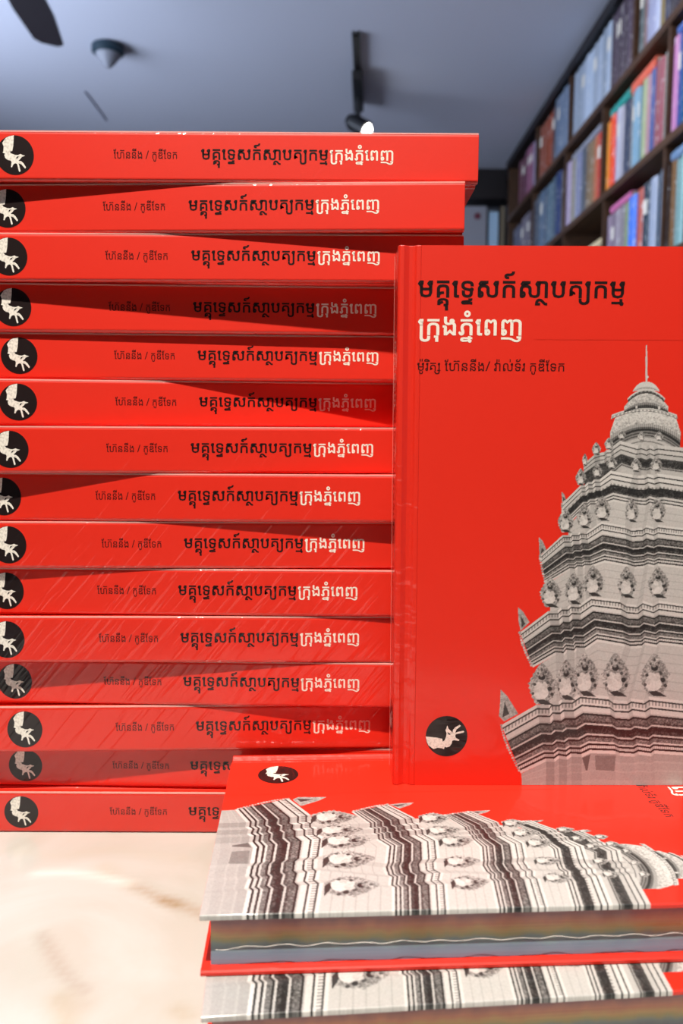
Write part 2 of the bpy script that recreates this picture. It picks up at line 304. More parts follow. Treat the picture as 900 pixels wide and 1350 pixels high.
# glyph outlines: advance, contours
GLYPHS = {
 'ma': (635, "159,259 159,326 475,326 475,259;190,371 190,158 198,118 222,90 261,73 317,67 374,73 414,90 437,118 445,158 445,372 537,372 537,158 482,40 317,0 153,40 98,158 98,371;445,361 445,394 418,428 399,451 387,466 380,477 377,484 376,491 377,498 381,506 388,516 400,532 416,555 440,586 561,586 561,519 440,519 440,518 537,410 537,361;98,361 98,394 71,428 52,451 40,466 33,477 30,484 29,491 30,498 34,506 41,516 52,532 69,555 93,586 214,586 214,519 93,519 93,518 190,410 190,361"),
 'ga': (635, "98,519 98,586 537,586 537,519;98,0 98,293 112,362 153,412 222,441 317,451 413,441 482,412 523,362 537,293 537,0 445,0 445,293 437,332 414,360 374,377 317,383 261,377 221,360 197,332 189,293 189,156 208,173 229,186 253,193 280,195 342,195 342,128 291,128 248,122 220,106 202,78 189,42 189,0"),
 'uu': (0, "-297,-244 -360,-237 -404,-216 -430,-182 -439,-137 -439,-34 -357,-34 -357,-137 -355,-150 -350,-162 -342,-173 -330,-180 -315,-184 -297,-186 -271,-183 -252,-172 -241,-157 -237,-137 -237,-34 -155,-34 -155,-137 -164,-182 -189,-216 -233,-237"),
 'u': (0, "-321,-244 -321,-92 -373,-92 -373,-34 -229,-34 -229,-244"),
 'cga': (0, "-513,-244 -513,-138 -508,-108 -494,-80 -469,-57 -432,-39 -382,-28 -317,-24 -252,-28 -202,-39 -165,-57 -140,-80 -127,-108 -122,-138 -122,-244 -204,-244 -204,-138 -210,-110 -229,-90 -264,-77 -317,-73 -371,-77 -406,-90 -425,-110 -431,-138 -431,-157 -343,-115 -312,-168 -431,-225 -431,-244"),
 'e': (288, "189,377 189,102 191,85 196,74 206,69 221,67 268,67 268,0 171,0 139,3 116,12 102,28 97,50 97,377;97,361 97,394 70,428 51,451 39,466 32,477 29,484 28,491 29,498 33,506 40,516 52,532 68,555 92,586 213,586 213,519 92,519 92,518 189,410 189,361"),
 'da': (599, "296,0 212,10 152,40 116,89 104,158 104,234 196,234 196,158 202,118 222,90 253,73 296,67 340,73 372,90 391,118 397,158 397,235 296,254 215,276 154,302 112,336 88,378 80,428 85,471 101,509 129,541 170,566 226,581 299,586 372,581 429,565 470,541 498,510 514,476 519,438 519,414 427,414 427,438 420,470 398,496 359,513 299,519 239,513 200,496 178,468 171,428 177,394 194,368 225,346 269,330 328,316 401,303 409,320 422,333 438,340 458,343 476,341 490,334 502,325 512,313 517,300 519,286 517,266 510,250 500,237 489,230 489,158 477,89 441,40 381,10"),
 'cda': (0, "-224,-244 -219,-238 -216,-232 -213,-226 -212,-220 -213,-215 -216,-210 -220,-207 -226,-207 -425,-219 -455,-218 -478,-212 -494,-203 -505,-190 -511,-177 -513,-163 -509,-142 -496,-124 -472,-109 -436,-102 -285,-90 -252,-86 -228,-78 -214,-69 -209,-61 -248,-61 -248,-24 -122,-24 -122,-45 -125,-64 -133,-81 -147,-94 -166,-104 -191,-112 -222,-117 -395,-137 -413,-140 -424,-145 -431,-152 -432,-162 -429,-171 -422,-176 -409,-178 -392,-177 -122,-148 -122,-203 -124,-221 -130,-234 -141,-241 -155,-244"),
 'sa': (928, "169,419 151,442 138,459 130,470 125,478 123,485 122,491 123,498 127,506 134,516 146,532 162,555 186,586 464,586 464,519 186,519 186,518 251,444;830,378 830,158 817,89 779,40 715,10 625,0 472,40 421,158 421,293 414,332 392,360 356,377 305,383 254,377 218,360 197,332 190,293 190,234 98,234 98,293 104,344 121,384 150,414 190,435 242,447 305,451 368,447 420,434 461,412 490,381 507,342 513,293 513,158 520,118 541,90 576,73 625,67 675,73 710,90 731,118 738,158 738,378;98,247 190,247 190,219 219,216 244,208 266,194 282,174 292,147 296,113 288,66 266,30 232,8 192,0 164,0 139,4 118,15 103,34 98,60;190,67 204,68 214,72 223,79 229,88 233,99 234,112 231,128 224,140 210,148 190,151;738,361 738,394 711,428 692,451 680,466 673,477 670,484 669,491 670,498 674,506 681,516 692,532 709,555 733,586 854,586 854,519 733,519 733,518 830,410 830,361"),
 'ka': (636, "98,519 98,586 538,586 538,519;98,0 98,293 112,362 154,412 222,441 318,451 414,441 483,412 524,362 538,293 538,0 446,0 446,293 438,332 414,361 375,378 318,384 262,378 222,361 198,332 190,293 190,0"),
 'kakat': (0, "-369,684 -421,689 -458,704 -480,731 -488,771 -485,794 -475,814 -458,831 -433,844 -400,852 -357,855 -301,855 -254,860 -227,873 -214,896 -209,928 -123,928 -135,872 -170,828 -224,800 -290,791 -364,791 -384,790 -400,786 -411,778 -415,767 -412,756 -402,748 -387,743 -364,741 -337,741 -337,684"),
 'saa': (1216, "169,419 151,442 138,459 130,470 125,478 123,485 122,491 123,498 127,506 134,516 146,532 162,555 186,586 464,586 464,519 186,519 186,518 251,444;830,378 830,158 817,89 779,40 715,10 625,0 472,40 421,158 421,293 414,332 392,360 356,377 305,383 254,377 218,360 197,332 190,293 190,234 98,234 98,293 104,344 121,384 150,414 190,435 242,447 305,451 368,447 420,434 461,412 490,381 507,342 513,293 513,158 520,118 541,90 576,73 625,67 675,73 710,90 731,118 738,158 738,378;98,247 190,247 190,219 219,216 244,208 266,194 282,174 292,147 296,113 288,66 266,30 232,8 192,0 164,0 139,4 118,15 103,34 98,60;190,67 204,68 214,72 223,79 229,88 233,99 234,112 231,128 224,140 210,148 190,151;738,361 738,394 711,428 692,451 680,466 673,477 670,484 669,491 670,498 674,506 681,516 692,532 709,555 733,586 854,586 854,519 733,519 733,518 830,410 830,361;1026,0 1026,458 1022,488 1010,506 987,516 948,519 810,519 810,586 994,586 1039,582 1072,572 1094,554 1108,529 1116,497 1118,458 1118,0"),
 'ctha': (0, "-541,-244 -537,-178 -524,-124 -502,-82 -472,-52 -433,-33 -385,-27 -356,-30 -330,-37 -306,-49 -282,-64 -260,-81 -239,-102 -218,-124 -202,-140 -189,-153 -176,-163 -164,-170 -150,-174 -131,-176 -108,-177 -108,-244 -152,-242 -187,-234 -215,-222 -238,-206 -259,-186 -281,-164 -304,-140 -322,-121 -338,-107 -352,-98 -367,-94 -385,-92 -400,-94 -416,-100 -431,-112 -443,-128 -451,-150 -454,-180 -375,-180 -375,-244"),
 'ba': (635, "190,371 190,158 198,118 222,90 261,73 317,67 374,73 414,90 437,118 445,158 445,372 537,372 537,158 482,40 317,0 153,40 98,158 98,371;445,361 445,394 418,428 399,451 387,466 380,477 377,484 376,491 377,498 381,506 388,516 400,532 416,555 440,586 561,586 561,519 440,519 440,518 537,410 537,361;98,361 98,394 71,428 52,451 40,466 33,477 30,484 29,491 30,498 34,506 41,516 52,532 69,555 93,586 214,586 214,519 93,519 93,518 190,410 190,361"),
 'ta': (635, "98,519 98,586 537,586 537,519;98,247 190,247 190,219 219,216 244,208 266,194 282,174 292,147 296,113 288,66 266,30 232,8 192,0 164,0 139,4 118,15 103,34 98,60;190,67 204,68 214,72 223,79 229,88 233,99 234,112 231,128 224,140 210,148 190,151;98,229 98,293 153,412 317,451 482,412 537,293 537,0 445,0 445,293 437,332 414,360 374,377 317,383 261,377 222,360 198,332 190,293 190,229;98,247 190,247 190,219 219,216 244,208 266,194 282,174 292,147 296,113 288,66 266,30 232,8 192,0 164,0 139,4 118,15 103,34 98,60;190,67 204,68 214,72 223,79 229,88 233,99 234,112 231,128 224,140 210,148 190,151"),
 'cya': (298, "194,370 194,-103 187,-148 166,-184 135,-212 95,-230 50,-240 2,-244 -48,-240 -94,-230 -132,-211 -160,-184 -179,-148 -185,-103 -185,-49 -103,-49 -103,-97 -96,-130 -76,-156 -43,-172 -1,-177 25,-174 50,-167 71,-155 88,-139 98,-120 102,-97 102,370;102,361 102,394 75,428 56,451 44,466 37,477 34,484 33,491 34,498 38,506 45,516 56,532 73,555 97,586 218,586 218,519 97,519 97,518 194,410 194,361"),
 'cma': (0, "-162,-244 -181,-242 -196,-235 -209,-225 -219,-212 -226,-199 -230,-184 -529,-184 -529,-124 -230,-124 -230,-24 -148,-24 -148,-124 -126,-131 -112,-146 -103,-163 -100,-182 -102,-198 -108,-213 -117,-226 -129,-236 -144,-242"),
 'cro': (287, "190,377 190,-97 193,-120 203,-139 218,-155 238,-167 261,-174 287,-177 325,-172 356,-156 378,-130 385,-97 385,-49 477,-49 477,-103 470,-148 450,-184 419,-212 380,-230 335,-240 287,-244 240,-240 195,-230 156,-212 125,-184 105,-148 98,-103 98,377;98,361 98,394 71,428 52,451 40,466 33,477 30,484 29,491 30,498 34,506 41,516 52,532 69,555 93,586 214,586 214,519 93,519 93,518 190,410 190,361"),
 'nga': (635, "97,0 97,257 94,270 86,279 71,284 49,285 49,352 122,352 152,348 172,334 185,312 189,281 189,81 318,198 445,82 445,339 442,366 432,386 416,402 398,415 364,404 329,393 294,386 259,383 217,386 178,396 145,414 120,438 103,469 98,507 98,674 189,674 189,507 194,485 207,466 229,454 259,450 277,451 294,452 312,456 334,462 321,474 312,488 306,505 304,523 306,541 314,558 326,574 343,588 366,596 394,599 422,596 444,588 462,575 474,560 482,541 484,520 483,503 479,488 472,475 460,462 484,449 504,434 519,417 529,397 535,372 537,341 537,0 431,0 318,103 204,0"),
 'pha': (635, "98,519 98,586 537,586 537,519;124,-4 85,3 56,23 34,57 20,105 72,125 78,112 84,101 90,92 97,86 104,82 113,81 120,82 126,87 131,95 132,106 130,130 124,157 115,186 106,216 100,247 98,279 104,328 122,370 153,405 196,430 250,446 317,451 413,441 482,412 523,362 537,293 537,0 445,0 445,293 437,332 414,360 374,377 317,383 261,376 221,354 197,320 189,279 191,250 198,225 207,200 216,174 222,143 224,105 221,70 210,42 195,21 174,7 151,-1"),
 'cna': (0, "-187,-244 -213,-240 -231,-228 -242,-213 -247,-200 -389,-210 -462,-210 -508,-196 -533,-173 -541,-140 -537,-114 -525,-94 -505,-80 -476,-70 -437,-65 -389,-63 -247,-63 -247,-24 -165,-24 -165,-63 -102,-63 -102,-112 -165,-112 -165,-148 -148,-154 -136,-164 -130,-177 -128,-193 -132,-211 -142,-228 -161,-240;-247,-151 -247,-112 -389,-112 -420,-113 -442,-116 -456,-123 -460,-137 -458,-146 -453,-152 -442,-157 -424,-159 -398,-159 -360,-158 -311,-155"),
 'mo': (0, "-296,684 -326,688 -352,700 -376,718 -394,740 -405,767 -409,797 -405,827 -394,854 -376,876 -352,894 -326,906 -296,910 -266,906 -240,894 -216,876 -198,854 -187,827 -183,797 -187,767 -198,740 -216,718 -240,700 -266,688;-297,745 -277,749 -260,760 -248,777 -244,797 -248,818 -259,835 -276,847 -297,851 -317,847 -334,836 -345,818 -349,797 -345,777 -334,760 -317,749"),
 'po': (635, "98,234 98,451 101,486 109,518 124,546 146,568 175,581 214,586 240,582 265,571 290,552 317,525 319,525 347,551 374,570 403,582 437,586 470,581 496,568 515,546 528,518 535,486 537,451 537,0 445,0 445,451 443,478 436,498 426,509 410,513 396,511 383,504 371,494 360,482 350,471 340,461 329,454 317,452 305,454 294,461 284,471 273,482 262,494 250,504 238,511 225,513 209,509 198,498 192,478 190,451 190,234;98,247 190,247 190,219 219,216 244,208 266,194 282,174 292,147 296,113 288,66 266,30 232,8 192,0 164,0 139,4 118,15 103,34 98,60;190,67 204,68 214,72 223,79 229,88 233,99 234,112 231,128 224,140 210,148 190,151"),
 'nyo': (952, "683,-244 647,-242 614,-236 584,-226 556,-213 529,-198 502,-183 474,-169 442,-159 407,-152 370,-148 332,-147 293,-146 98,-146 98,-88 293,-88 344,-89 391,-94 434,-100 473,-110 508,-121 537,-136 563,-151 588,-163 613,-173 636,-180 660,-184 683,-186 722,-181 748,-166 762,-141 768,-107 694,-107 694,-49 854,-49 854,-70 849,-120 834,-163 809,-198 775,-223 733,-239;503,533 531,554 566,573 608,586 659,591 728,586 779,569 815,543 838,510 850,471 854,428 854,0 762,0 762,428 755,468 734,498 699,518 650,524 609,521 579,510 554,495 529,476;98,234 98,451 101,486 109,518 124,546 146,568 175,581 214,586 240,582 265,571 290,552 317,525 319,525 347,551 374,570 403,582 437,586 470,581 496,568 515,546 528,518 535,486 537,451 537,0 445,0 445,451 443,478 436,498 426,509 410,513 396,511 383,504 371,494 360,482 350,471 340,461 329,454 317,452 305,454 294,461 284,471 273,482 262,494 250,504 238,511 225,513 209,509 198,498 192,478 190,451 190,234;98,247 190,247 190,219 219,216 244,208 266,194 282,174 292,147 296,113 288,66 266,30 232,8 192,0 164,0 139,4 118,15 103,34 98,60;190,67 204,68 214,72 223,79 229,88 233,99 234,112 231,128 224,140 210,148 190,151"),
 'sign': (0, "-410,684 -410,879 -336,879 -336,684;-258,684 -258,879 -184,879 -184,684"),
 'ra': (288, "137,361 137,394 110,428 91,451 79,466 72,477 69,484 68,491 69,498 73,506 80,516 92,532 108,555 132,586 253,586 253,519 132,519 132,518 229,410 229,361;229,376 229,69 224,37 211,16 189,4 160,0 142,0 115,2 88,8 63,21 43,40 30,69 25,108 30,144 43,172 63,192 87,206 112,215 137,219 137,376;137,67 137,151 123,149 108,142 96,129 92,109 96,89 106,76 121,69"),
 'i': (0, "-451,684 -473,688 -488,702 -497,725 -500,757 -496,789 -482,818 -461,842 -431,862 -393,875 -348,879 -312,876 -276,869 -241,857 -206,842 -174,824 -142,803 -113,780 -85,757 -85,684;-426,747 -178,747 -204,765 -230,780 -253,792 -276,801 -296,808 -315,812 -332,815 -348,816 -381,812 -406,801 -421,780"),
 'csa': (302, "198,383 198,67 252,67 252,0 198,0 198,-107 191,-152 169,-188 136,-214 95,-231 49,-241 1,-244 -49,-241 -93,-230 -130,-212 -158,-185 -175,-148 -181,-100 -181,-98 -236,-98 -236,-49 -99,-49 -99,-97 -96,-120 -85,-139 -69,-155 -48,-167 -25,-174 1,-177 27,-174 52,-167 74,-155 91,-139 102,-120 106,-97 106,0 8,0 8,67 106,67 106,383;106,361 106,394 79,428 60,451 48,466 41,477 38,484 37,491 38,498 42,506 49,516 60,532 77,555 101,586 222,586 222,519 101,519 101,518 198,410 198,361"),
 'ae': (288, "115,635 87,637 60,644 36,656 16,674 4,696 0,724 8,763 32,792 73,809 130,815 130,752 106,750 89,745 78,736 75,723 77,714 83,706 94,700 110,698 139,702 163,716 183,737 198,768 207,806 210,854 283,854 278,786 262,731 237,688 203,658 162,641;189,377 189,102 191,85 196,74 206,69 221,67 268,67 268,0 171,0 139,3 116,12 102,28 97,50 97,377;97,361 97,394 70,428 51,451 39,466 32,477 29,484 28,491 29,498 33,506 40,516 52,532 68,555 92,586 213,586 213,519 92,519 92,518 189,410 189,361"),
 'ha': (928, "190,373 190,158 197,118 218,90 254,73 305,67 356,73 392,90 414,118 421,158 421,428 433,490 470,541 533,575 623,586 778,546 830,428 830,0 738,0 738,428 731,468 710,496 674,513 625,519 577,513 542,496 520,468 513,428 513,158 501,96 464,46 400,11 305,0 211,11 147,46 110,96 98,158 98,373;98,361 98,394 71,428 52,451 40,466 33,477 30,484 29,491 30,498 34,506 41,516 52,532 69,555 93,586 214,586 214,519 93,519 93,518 190,410 190,361"),
 'trii': (0, "-517,684 -517,751 -345,751 -297,698 -249,751 -77,751 -77,684"),
 'na': (635, "97,0 97,246 189,246 189,171 224,169 252,162 276,152 296,140 312,128 327,115 344,100 361,84 380,71 399,67 412,69 424,75 436,86 446,102 453,123 455,149 452,174 444,195 431,212 413,226 389,237 358,244 298,256 245,271 200,289 164,310 135,334 114,362 102,393 98,428 103,471 119,509 147,541 188,566 244,581 317,586 390,582 447,568 488,547 516,520 532,490 537,456 534,430 524,405 507,383 482,366 448,355 403,351 396,351 396,411 411,412 424,417 433,424 440,434 444,446 445,459 442,474 433,488 417,501 394,510 363,517 323,519 259,513 218,496 196,468 189,428 194,399 208,374 233,354 267,336 310,322 363,311 423,297 470,278 504,253 528,224 542,188 547,147 542,104 526,68 503,39 472,18 437,4 399,0 366,4 339,16 314,34 289,55 273,69 258,81 244,91 228,98 210,102 189,104 189,0"),
 'ii': (0, "-85,684 -152,684 -152,903 -85,903;-451,684 -473,688 -488,702 -497,725 -500,757 -496,789 -482,818 -461,842 -431,862 -393,875 -348,879 -312,876 -276,869 -241,857 -206,842 -174,824 -142,803 -113,780 -85,757 -85,684;-426,747 -178,747 -204,765 -230,780 -253,792 -276,801 -296,808 -315,812 -332,815 -348,816 -381,812 -406,801 -421,780"),
 'slash': (373, "10,0 276,714 363,714 97,0"),
 'waa': (615, "155,586 229,586 229,519 155,519;137,354 137,394 101,429 76,453 60,469 50,480 46,488 45,494 46,500 50,508 56,518 68,534 84,556 107,586 156,586 172,588 182,592 189,600 191,610 191,674 283,674 283,610 280,582 269,560 252,542 227,529 195,522 156,519 107,519 107,518 229,410 229,354;229,376 229,69 224,37 211,16 189,4 160,0 142,0 115,2 88,8 63,21 43,40 30,69 25,108 30,144 43,172 63,192 87,206 112,215 137,219 137,376;137,67 137,151 123,149 108,142 96,129 92,109 96,89 106,76 121,69;425,0 425,458 421,488 410,506 386,516 347,519 209,519 209,586 393,586 438,582 470,572 493,554 507,529 514,497 517,458 517,0"),
 'la': (928, "830,379 830,158 817,89 779,40 715,10 625,0 472,40 421,158 421,428 414,468 392,496 356,513 305,519 254,513 218,496 197,468 190,428 190,235 98,235 98,428 150,546 305,586 461,546 513,428 513,158 520,118 541,90 576,73 625,67 675,73 710,90 731,118 738,158 738,379;98,247 190,247 190,219 219,216 244,208 266,194 282,174 292,147 296,113 288,66 266,30 232,8 192,0 164,0 139,4 118,15 103,34 98,60;190,67 204,68 214,72 223,79 229,88 233,99 234,112 231,128 224,140 210,148 190,151;738,361 738,394 711,428 692,451 680,466 673,477 670,484 669,491 670,498 674,506 681,516 692,532 709,555 733,586 854,586 854,519 733,519 733,518 830,410 830,361"),
 'ban': (0, "-334,684 -334,879 -261,879 -261,684"),
 'sam': (0, "-324,682 -365,685 -398,694 -422,708 -440,726 -450,750 -454,776 -444,823 -412,856 -362,874 -297,880 -297,821 -333,819 -359,812 -375,799 -380,782 -377,767 -366,756 -347,748 -315,745 -276,749 -243,762 -215,784 -194,815 -181,854 -177,902 -102,902 -109,840 -129,786 -162,742 -206,710 -260,689"),
 'wa': (326, "137,354 137,394 101,429 76,453 60,469 50,480 46,488 45,494 46,500 50,508 56,518 68,534 84,556 107,586 156,586 172,588 182,592 189,600 191,610 191,674 283,674 283,610 280,582 269,560 252,542 227,529 195,522 156,519 107,519 107,518 229,410 229,354;229,376 229,69 224,37 211,16 189,4 160,0 142,0 115,2 88,8 63,21 43,40 30,69 25,108 30,144 43,172 63,192 87,206 112,215 137,219 137,376;137,67 137,151 123,149 108,142 96,129 92,109 96,89 106,76 121,69"),
 'dao': (635, "445,-10 445,75 444,75 412,55 382,37 352,22 321,10 289,2 254,0 208,5 170,21 139,46 116,78 103,115 98,158 98,286 271,311 347,328 402,354 434,392 445,448 442,474 434,495 421,508 403,513 389,511 378,504 367,494 358,484 349,472 339,462 328,454 315,452 304,454 293,461 282,471 270,482 259,494 248,504 236,511 224,513 214,511 205,506 198,499 193,490 190,478 189,466 192,445 202,432 217,423 238,418 238,351 201,351 176,354 151,362 129,377 112,398 101,427 97,462 101,497 114,527 134,552 158,570 187,582 217,586 246,582 270,571 292,552 317,525 319,525 343,551 368,570 396,582 426,586 459,581 487,567 509,546 524,519 534,489 537,458 530,399 508,351 472,312 421,282 356,260 276,244 190,231 190,158 195,118 210,90 233,73 265,67 292,70 321,80 351,94 380,111 406,130 426,150 440,170 445,186 445,234 537,234 537,-10"),
 "sp": (260, ""),
}

# ------------------------------------------------------------------ room
def slab(name, a, b, mt, kind='structure', label=None):
    mb = MB(); mb.box(a, b)
    return tag(obj(name, mb.mesh(name, [mt])), kind=kind)
CEIL, FLOOR = 1.945, -0.76
XL, XR, YB, YF = -2.6, 1.46, 5.3, -2.9
slab('floor', (XL, YF, FLOOR - 0.1), (XR, YB, FLOOR), M['floor'])
slab('ceiling', (XL, YF, CEIL), (XR, YB, CEIL + 0.1), M['ceiling'])
slab('wall_left', (XL - 0.1, YF, FLOOR), (XL, YB, CEIL), M['wall'])
slab('wall_right', (XR, YF, FLOOR), (XR + 0.1, YB, CEIL), M['wall'])
slab('wall_back', (XL, YB, FLOOR), (XR, YB + 0.1, CEIL), M['wall'])
slab('wall_front', (XL, YF - 0.1, FLOOR), (XR, YF, CEIL), M['wall_dark'])
slab('trim_1', (-1.303, 3.91, CEIL - 0.005), (-1.297, 4.29, CEIL), mat('ceiling_groove', srgb(120, 122, 140), 0.7))
slab('trim_2', (0.42, 5.08, 1.755), (1.12, 5.3, CEIL), M['dark_wood'])
slab('trim_3', (XL, 5.2, 1.86), (0.42, 5.3, CEIL), M['dark_wood'])

win = tag(empty('window_1', (XL, 1.95, 0.95)), kind='structure')
mb = MB()
for y in (-1.26, -0.42, 0.38, 1.20): mb.box((0.001, y, -0.76), (0.045, y + 0.06, 0.76))
for z in (-0.76, 0.70): mb.box((0.001, -1.26, z), (0.045, 1.26, z + 0.06))
obj('window_frame', mb.mesh('window_frame', [M['dark_wood']]), win)
gl = mat('bright_window_glass', (0.8, 0.85, 0.95, 1), 0.1); gb = gl.node_tree.nodes['Principled BSDF']; gb.inputs['Emission Color'].default_value = (0.68, 0.79, 1, 1); gb.inputs['Emission Strength'].default_value = 2.5
for y in (-1.2, -0.36, 0.44):
    mb = MB(); mb.box((0.002, y, -0.70), (0.008, y + (0.78 if y < 0 and y > -1 else 0.76), 0.70)); obj('pane', mb.mesh('pane', [gl]), win)

# ------------------------------------------------------------------ display table
table = tag(empty('display_table', (-0.1, -0.05, FLOOR)), 'pale cream marble display table with beige veins under the red books', 'table')
tx0, tx1, ty0, ty1 = -0.85, 0.62, -0.42, 0.42
nx, ny = 460, 262
gx = np.linspace(tx0, tx1, nx + 1); gy = np.linspace(ty0, ty1, ny + 1)
GX, GY = np.meshgrid(gx, gy); pts = np.stack([GX.ravel(), GY.ravel()], 1)
col = np.tile(np.array([0.50, 0.49, 0.455]), (len(pts), 1))
def vein(pxs, wd, c, amt):
    P = [hit_z(x, y, 0.0) for x, y in pxs]
    d = np.full(len(pts), 9.0)
    for a, b in zip(P[:-1], P[1:]):
        ab = np.array([b.x - a.x, b.y - a.y]); L = ab @ ab
        t = np.clip(((pts - [a.x, a.y]) @ ab) / L, 0, 1)
        d = np.minimum(d, np.hypot(*(pts - [a.x, a.y] - t[:, None] * ab).T))
    k = (amt * np.exp(-(d / wd) ** 2))[:, None]
    col[:] = col * (1 - k) + np.array(c) * k
vein([(168, 1166), (190, 1174), (215, 1187), (228, 1190), (245, 1196), (275, 1208)], 0.0030, (0.36, 0.25, 0.15), 0.5)
vein([(216, 1187), (232, 1192)], 0.0032, (0.30, 0.19, 0.08), 0.6)
vein([(55, 1233), (72, 1262), (82, 1280), (100, 1298), (114, 1305)], 0.003, (0.38, 0.31, 0.25), 0.5)
vein([(80, 1318), (84, 1330), (88, 1349)], 0.005, (0.42, 0.36, 0.26), 0.6)
vein([(104, 1322), (112, 1326)], 0.005, (0.42, 0.36, 0.29), 0.45)
vein([(234, 1332), (246, 1340)], 0.004, (0.42, 0.36, 0.26), 0.5)
vein([(138, 1143), (146, 1150)], 0.005, (0.44, 0.40, 0.31), 0.4)
vein([(48, 1151), (90, 1150), (130, 1155), (170, 1164)], 0.003, (0.75, 0.74, 0.7), 0.5)
vein([(5, 1120), (70, 1128), (150, 1120), (240, 1132)], 0.004, (0.50, 0.47, 0.40), 0.35)
V = [(a - table.location.x, b - table.location.y, 0.76) for a, b in pts]
Fc = [(j*(nx+1)+i, j*(nx+1)+i+1, (j+1)*(nx+1)+i+1, (j+1)*(nx+1)+i) for j in range(ny) for i in range(nx)]
n0 = len(V)
V += [(a - table.location.x, b - table.location.y, z) for z in (0.76, 0.73) for a, b in ((tx0, ty0), (tx1, ty0), (tx1, ty1), (tx0, ty1))]
side = [(n0+4+i, n0+4+(i+1) % 4, n0+(i+1) % 4, n0+i) for i in range(4)] + [(n0+7, n0+6, n0+5, n0+4)]
me = bpy.data.meshes.new('tabletop'); me.from_pydata(V, [], Fc + side)
me.materials.append(M['marble']); me.materials.append(M['stone_side'])
me.polygons.foreach_set('material_index', [0] * len(Fc) + [1] * len(side))
ca = me.color_attributes.new('stone', 'FLOAT_COLOR', 'POINT')
full = np.ones((len(V), 4), dtype=np.float32); full[:, :3] = (0.56, 0.54, 0.5); full[:len(pts), :3] = col
ca.data.foreach_set('color', full.ravel())
obj('tabletop', me, table)
lm = MB(); lm.box((-0.03, -0.03, 0), (0.03, 0.03, 0.73)); lme = lm.mesh('leg', [M['dark_wood']])
for sx in (tx0 + 0.08, tx1 - 0.08):
    for sy in (ty0 + 0.08, ty1 - 0.08):
        obj('leg', lme, table, (sx - table.location.x, sy - table.location.y, 0))

# ------------------------------------------------------------------ lettering
def layout(seq):
    """list of glyph names -> list of closed polylines in font units, total advance"""
    x = 0; out = []; lastw = 635; dy = 0
    for tok in seq.split():
        low = tok.endswith('_'); name = tok.rstrip('_>'); rt = tok.endswith('>')
        adv, s = GLYPHS[name]
        ox = x
        if adv == 0:
            if lastw < 400: ox += 150
            if rt: ox += 95
        oy = -225 if low else (-28 if name in ('cga', 'cda', 'ctha', 'cma', 'cna') else 0)
        if low: ox += 95
        if s:
            out.append([[(float(p.split(',')[0]) + ox, float(p.split(',')[1]) + oy) for p in c.split()] for c in s.split(';')])
        if adv: lastw = adv
        x += adv
    return out, x
def text_mesh(name, seq, mt, bold=0.0):
    """every glyph filled on its own, so that strokes of neighbours may touch"""
    polys, w_ = layout(seq)
    verts = []; faces = []
    sa_ = lambda c: sum(p[0] * q[1] - q[0] * p[1] for p, q in zip(c, c[1:] + c[:1]))
    def inside(p, c):
        r = False
        for (xa, ya), (xb, yb) in zip(c, c[1:] + c[:1]):
            if (ya > p[1]) != (yb > p[1]) and p[0] < (xb - xa) * (p[1] - ya) / (yb - ya) + xa: r = not r
        return r
    groups = []
    for gl in polys:      # outlines of one glyph may overlap: fill each outer one with the holes that lie in it
        outs = [c for c in gl if sa_(c) < 0]; holes = [c for c in gl if sa_(c) >= 0]
        for o_ in outs: groups.append([o_] + [h for h in holes if inside(h[0], o_) and not (len(outs) > 1 and any(o2 is not o_ and inside(h[0], o2) and abs(sa_(o2)) < abs(sa_(o_)) for o2 in outs))])
    for gl in groups:
        cu = bpy.data.curves.new(name, 'CURVE'); cu.dimensions = '2D'; cu.fill_mode = 'BOTH'
        for c in gl:
            sp_ = cu.splines.new('POLY'); sp_.points.add(len(c) - 1)
            sp_.points.foreach_set('co', [q for (a, b) in c for q in (a / 1000, b / 1000, 0, 1)])
            sp_.use_cyclic_u = True
        cu.offset = bold
        t = bpy.data.objects.new('tmp', cu); COL.objects.link(t)
        dg = bpy.context.evaluated_depsgraph_get(); me = t.evaluated_get(dg).to_mesh()
        k = len(verts); verts += [tuple(v.co) for v in me.vertices]; faces += [tuple(k + i for i in f.vertices) for f in me.polygons]
        t.evaluated_get(dg).to_mesh_clear(); bpy.data.objects.remove(t); bpy.data.curves.remove(cu)
    me = bpy.data.meshes.new(name); me.from_pydata(verts, [], faces)
    return me, np.array(verts)[:, :2], w_ / 1000
def place_text(name, seq, mt, length, fn, bold, height=None):
    """fn maps (along, up) in cm to local book cm; length in cm; height = cm per em"""
    me, uv, wd = text_mesh(name, seq, mt, bold)
    sx = length / wd; sy = height if height else sx
    co = np.array([fn(a * sx, b * sy) for a, b in uv]) * CM
    me.vertices.foreach_set('co', co.astype(np.float32).ravel()); me.name = name
    me.materials.clear(); me.materials.append(mt); me.update()
    return me
T_BLACK = 'ma ga cga u_ e da cda sa ka kakat saa ctha ba ta cya ka ma cma'
T_WHITE = 'cro ka u> nga pha cna mo e po nyo'
T_AUTH = 'ma sign uu ra i ta csa sp ae ha trii na na ii nga slash sp waa sign la ban da sam ra sp ka uu dao ii ae da ka'
T_SHORT = 'ae ha trii na na ii nga sp slash sp ka uu dao ii ae da ka'

# ------------------------------------------------------------------ the red book
W, L, T = 13.6, 24.5, 2.24       # cm: width, height, thickness
BT = 0.21
def arc(cx, cy, r, a0, a1, n=5):
    return [(cx + r * math.cos(a0 + (a1 - a0) * i / n), cy + r * math.sin(a0 + (a1 - a0) * i / n)) for i in range(n + 1)]
PI = math.pi
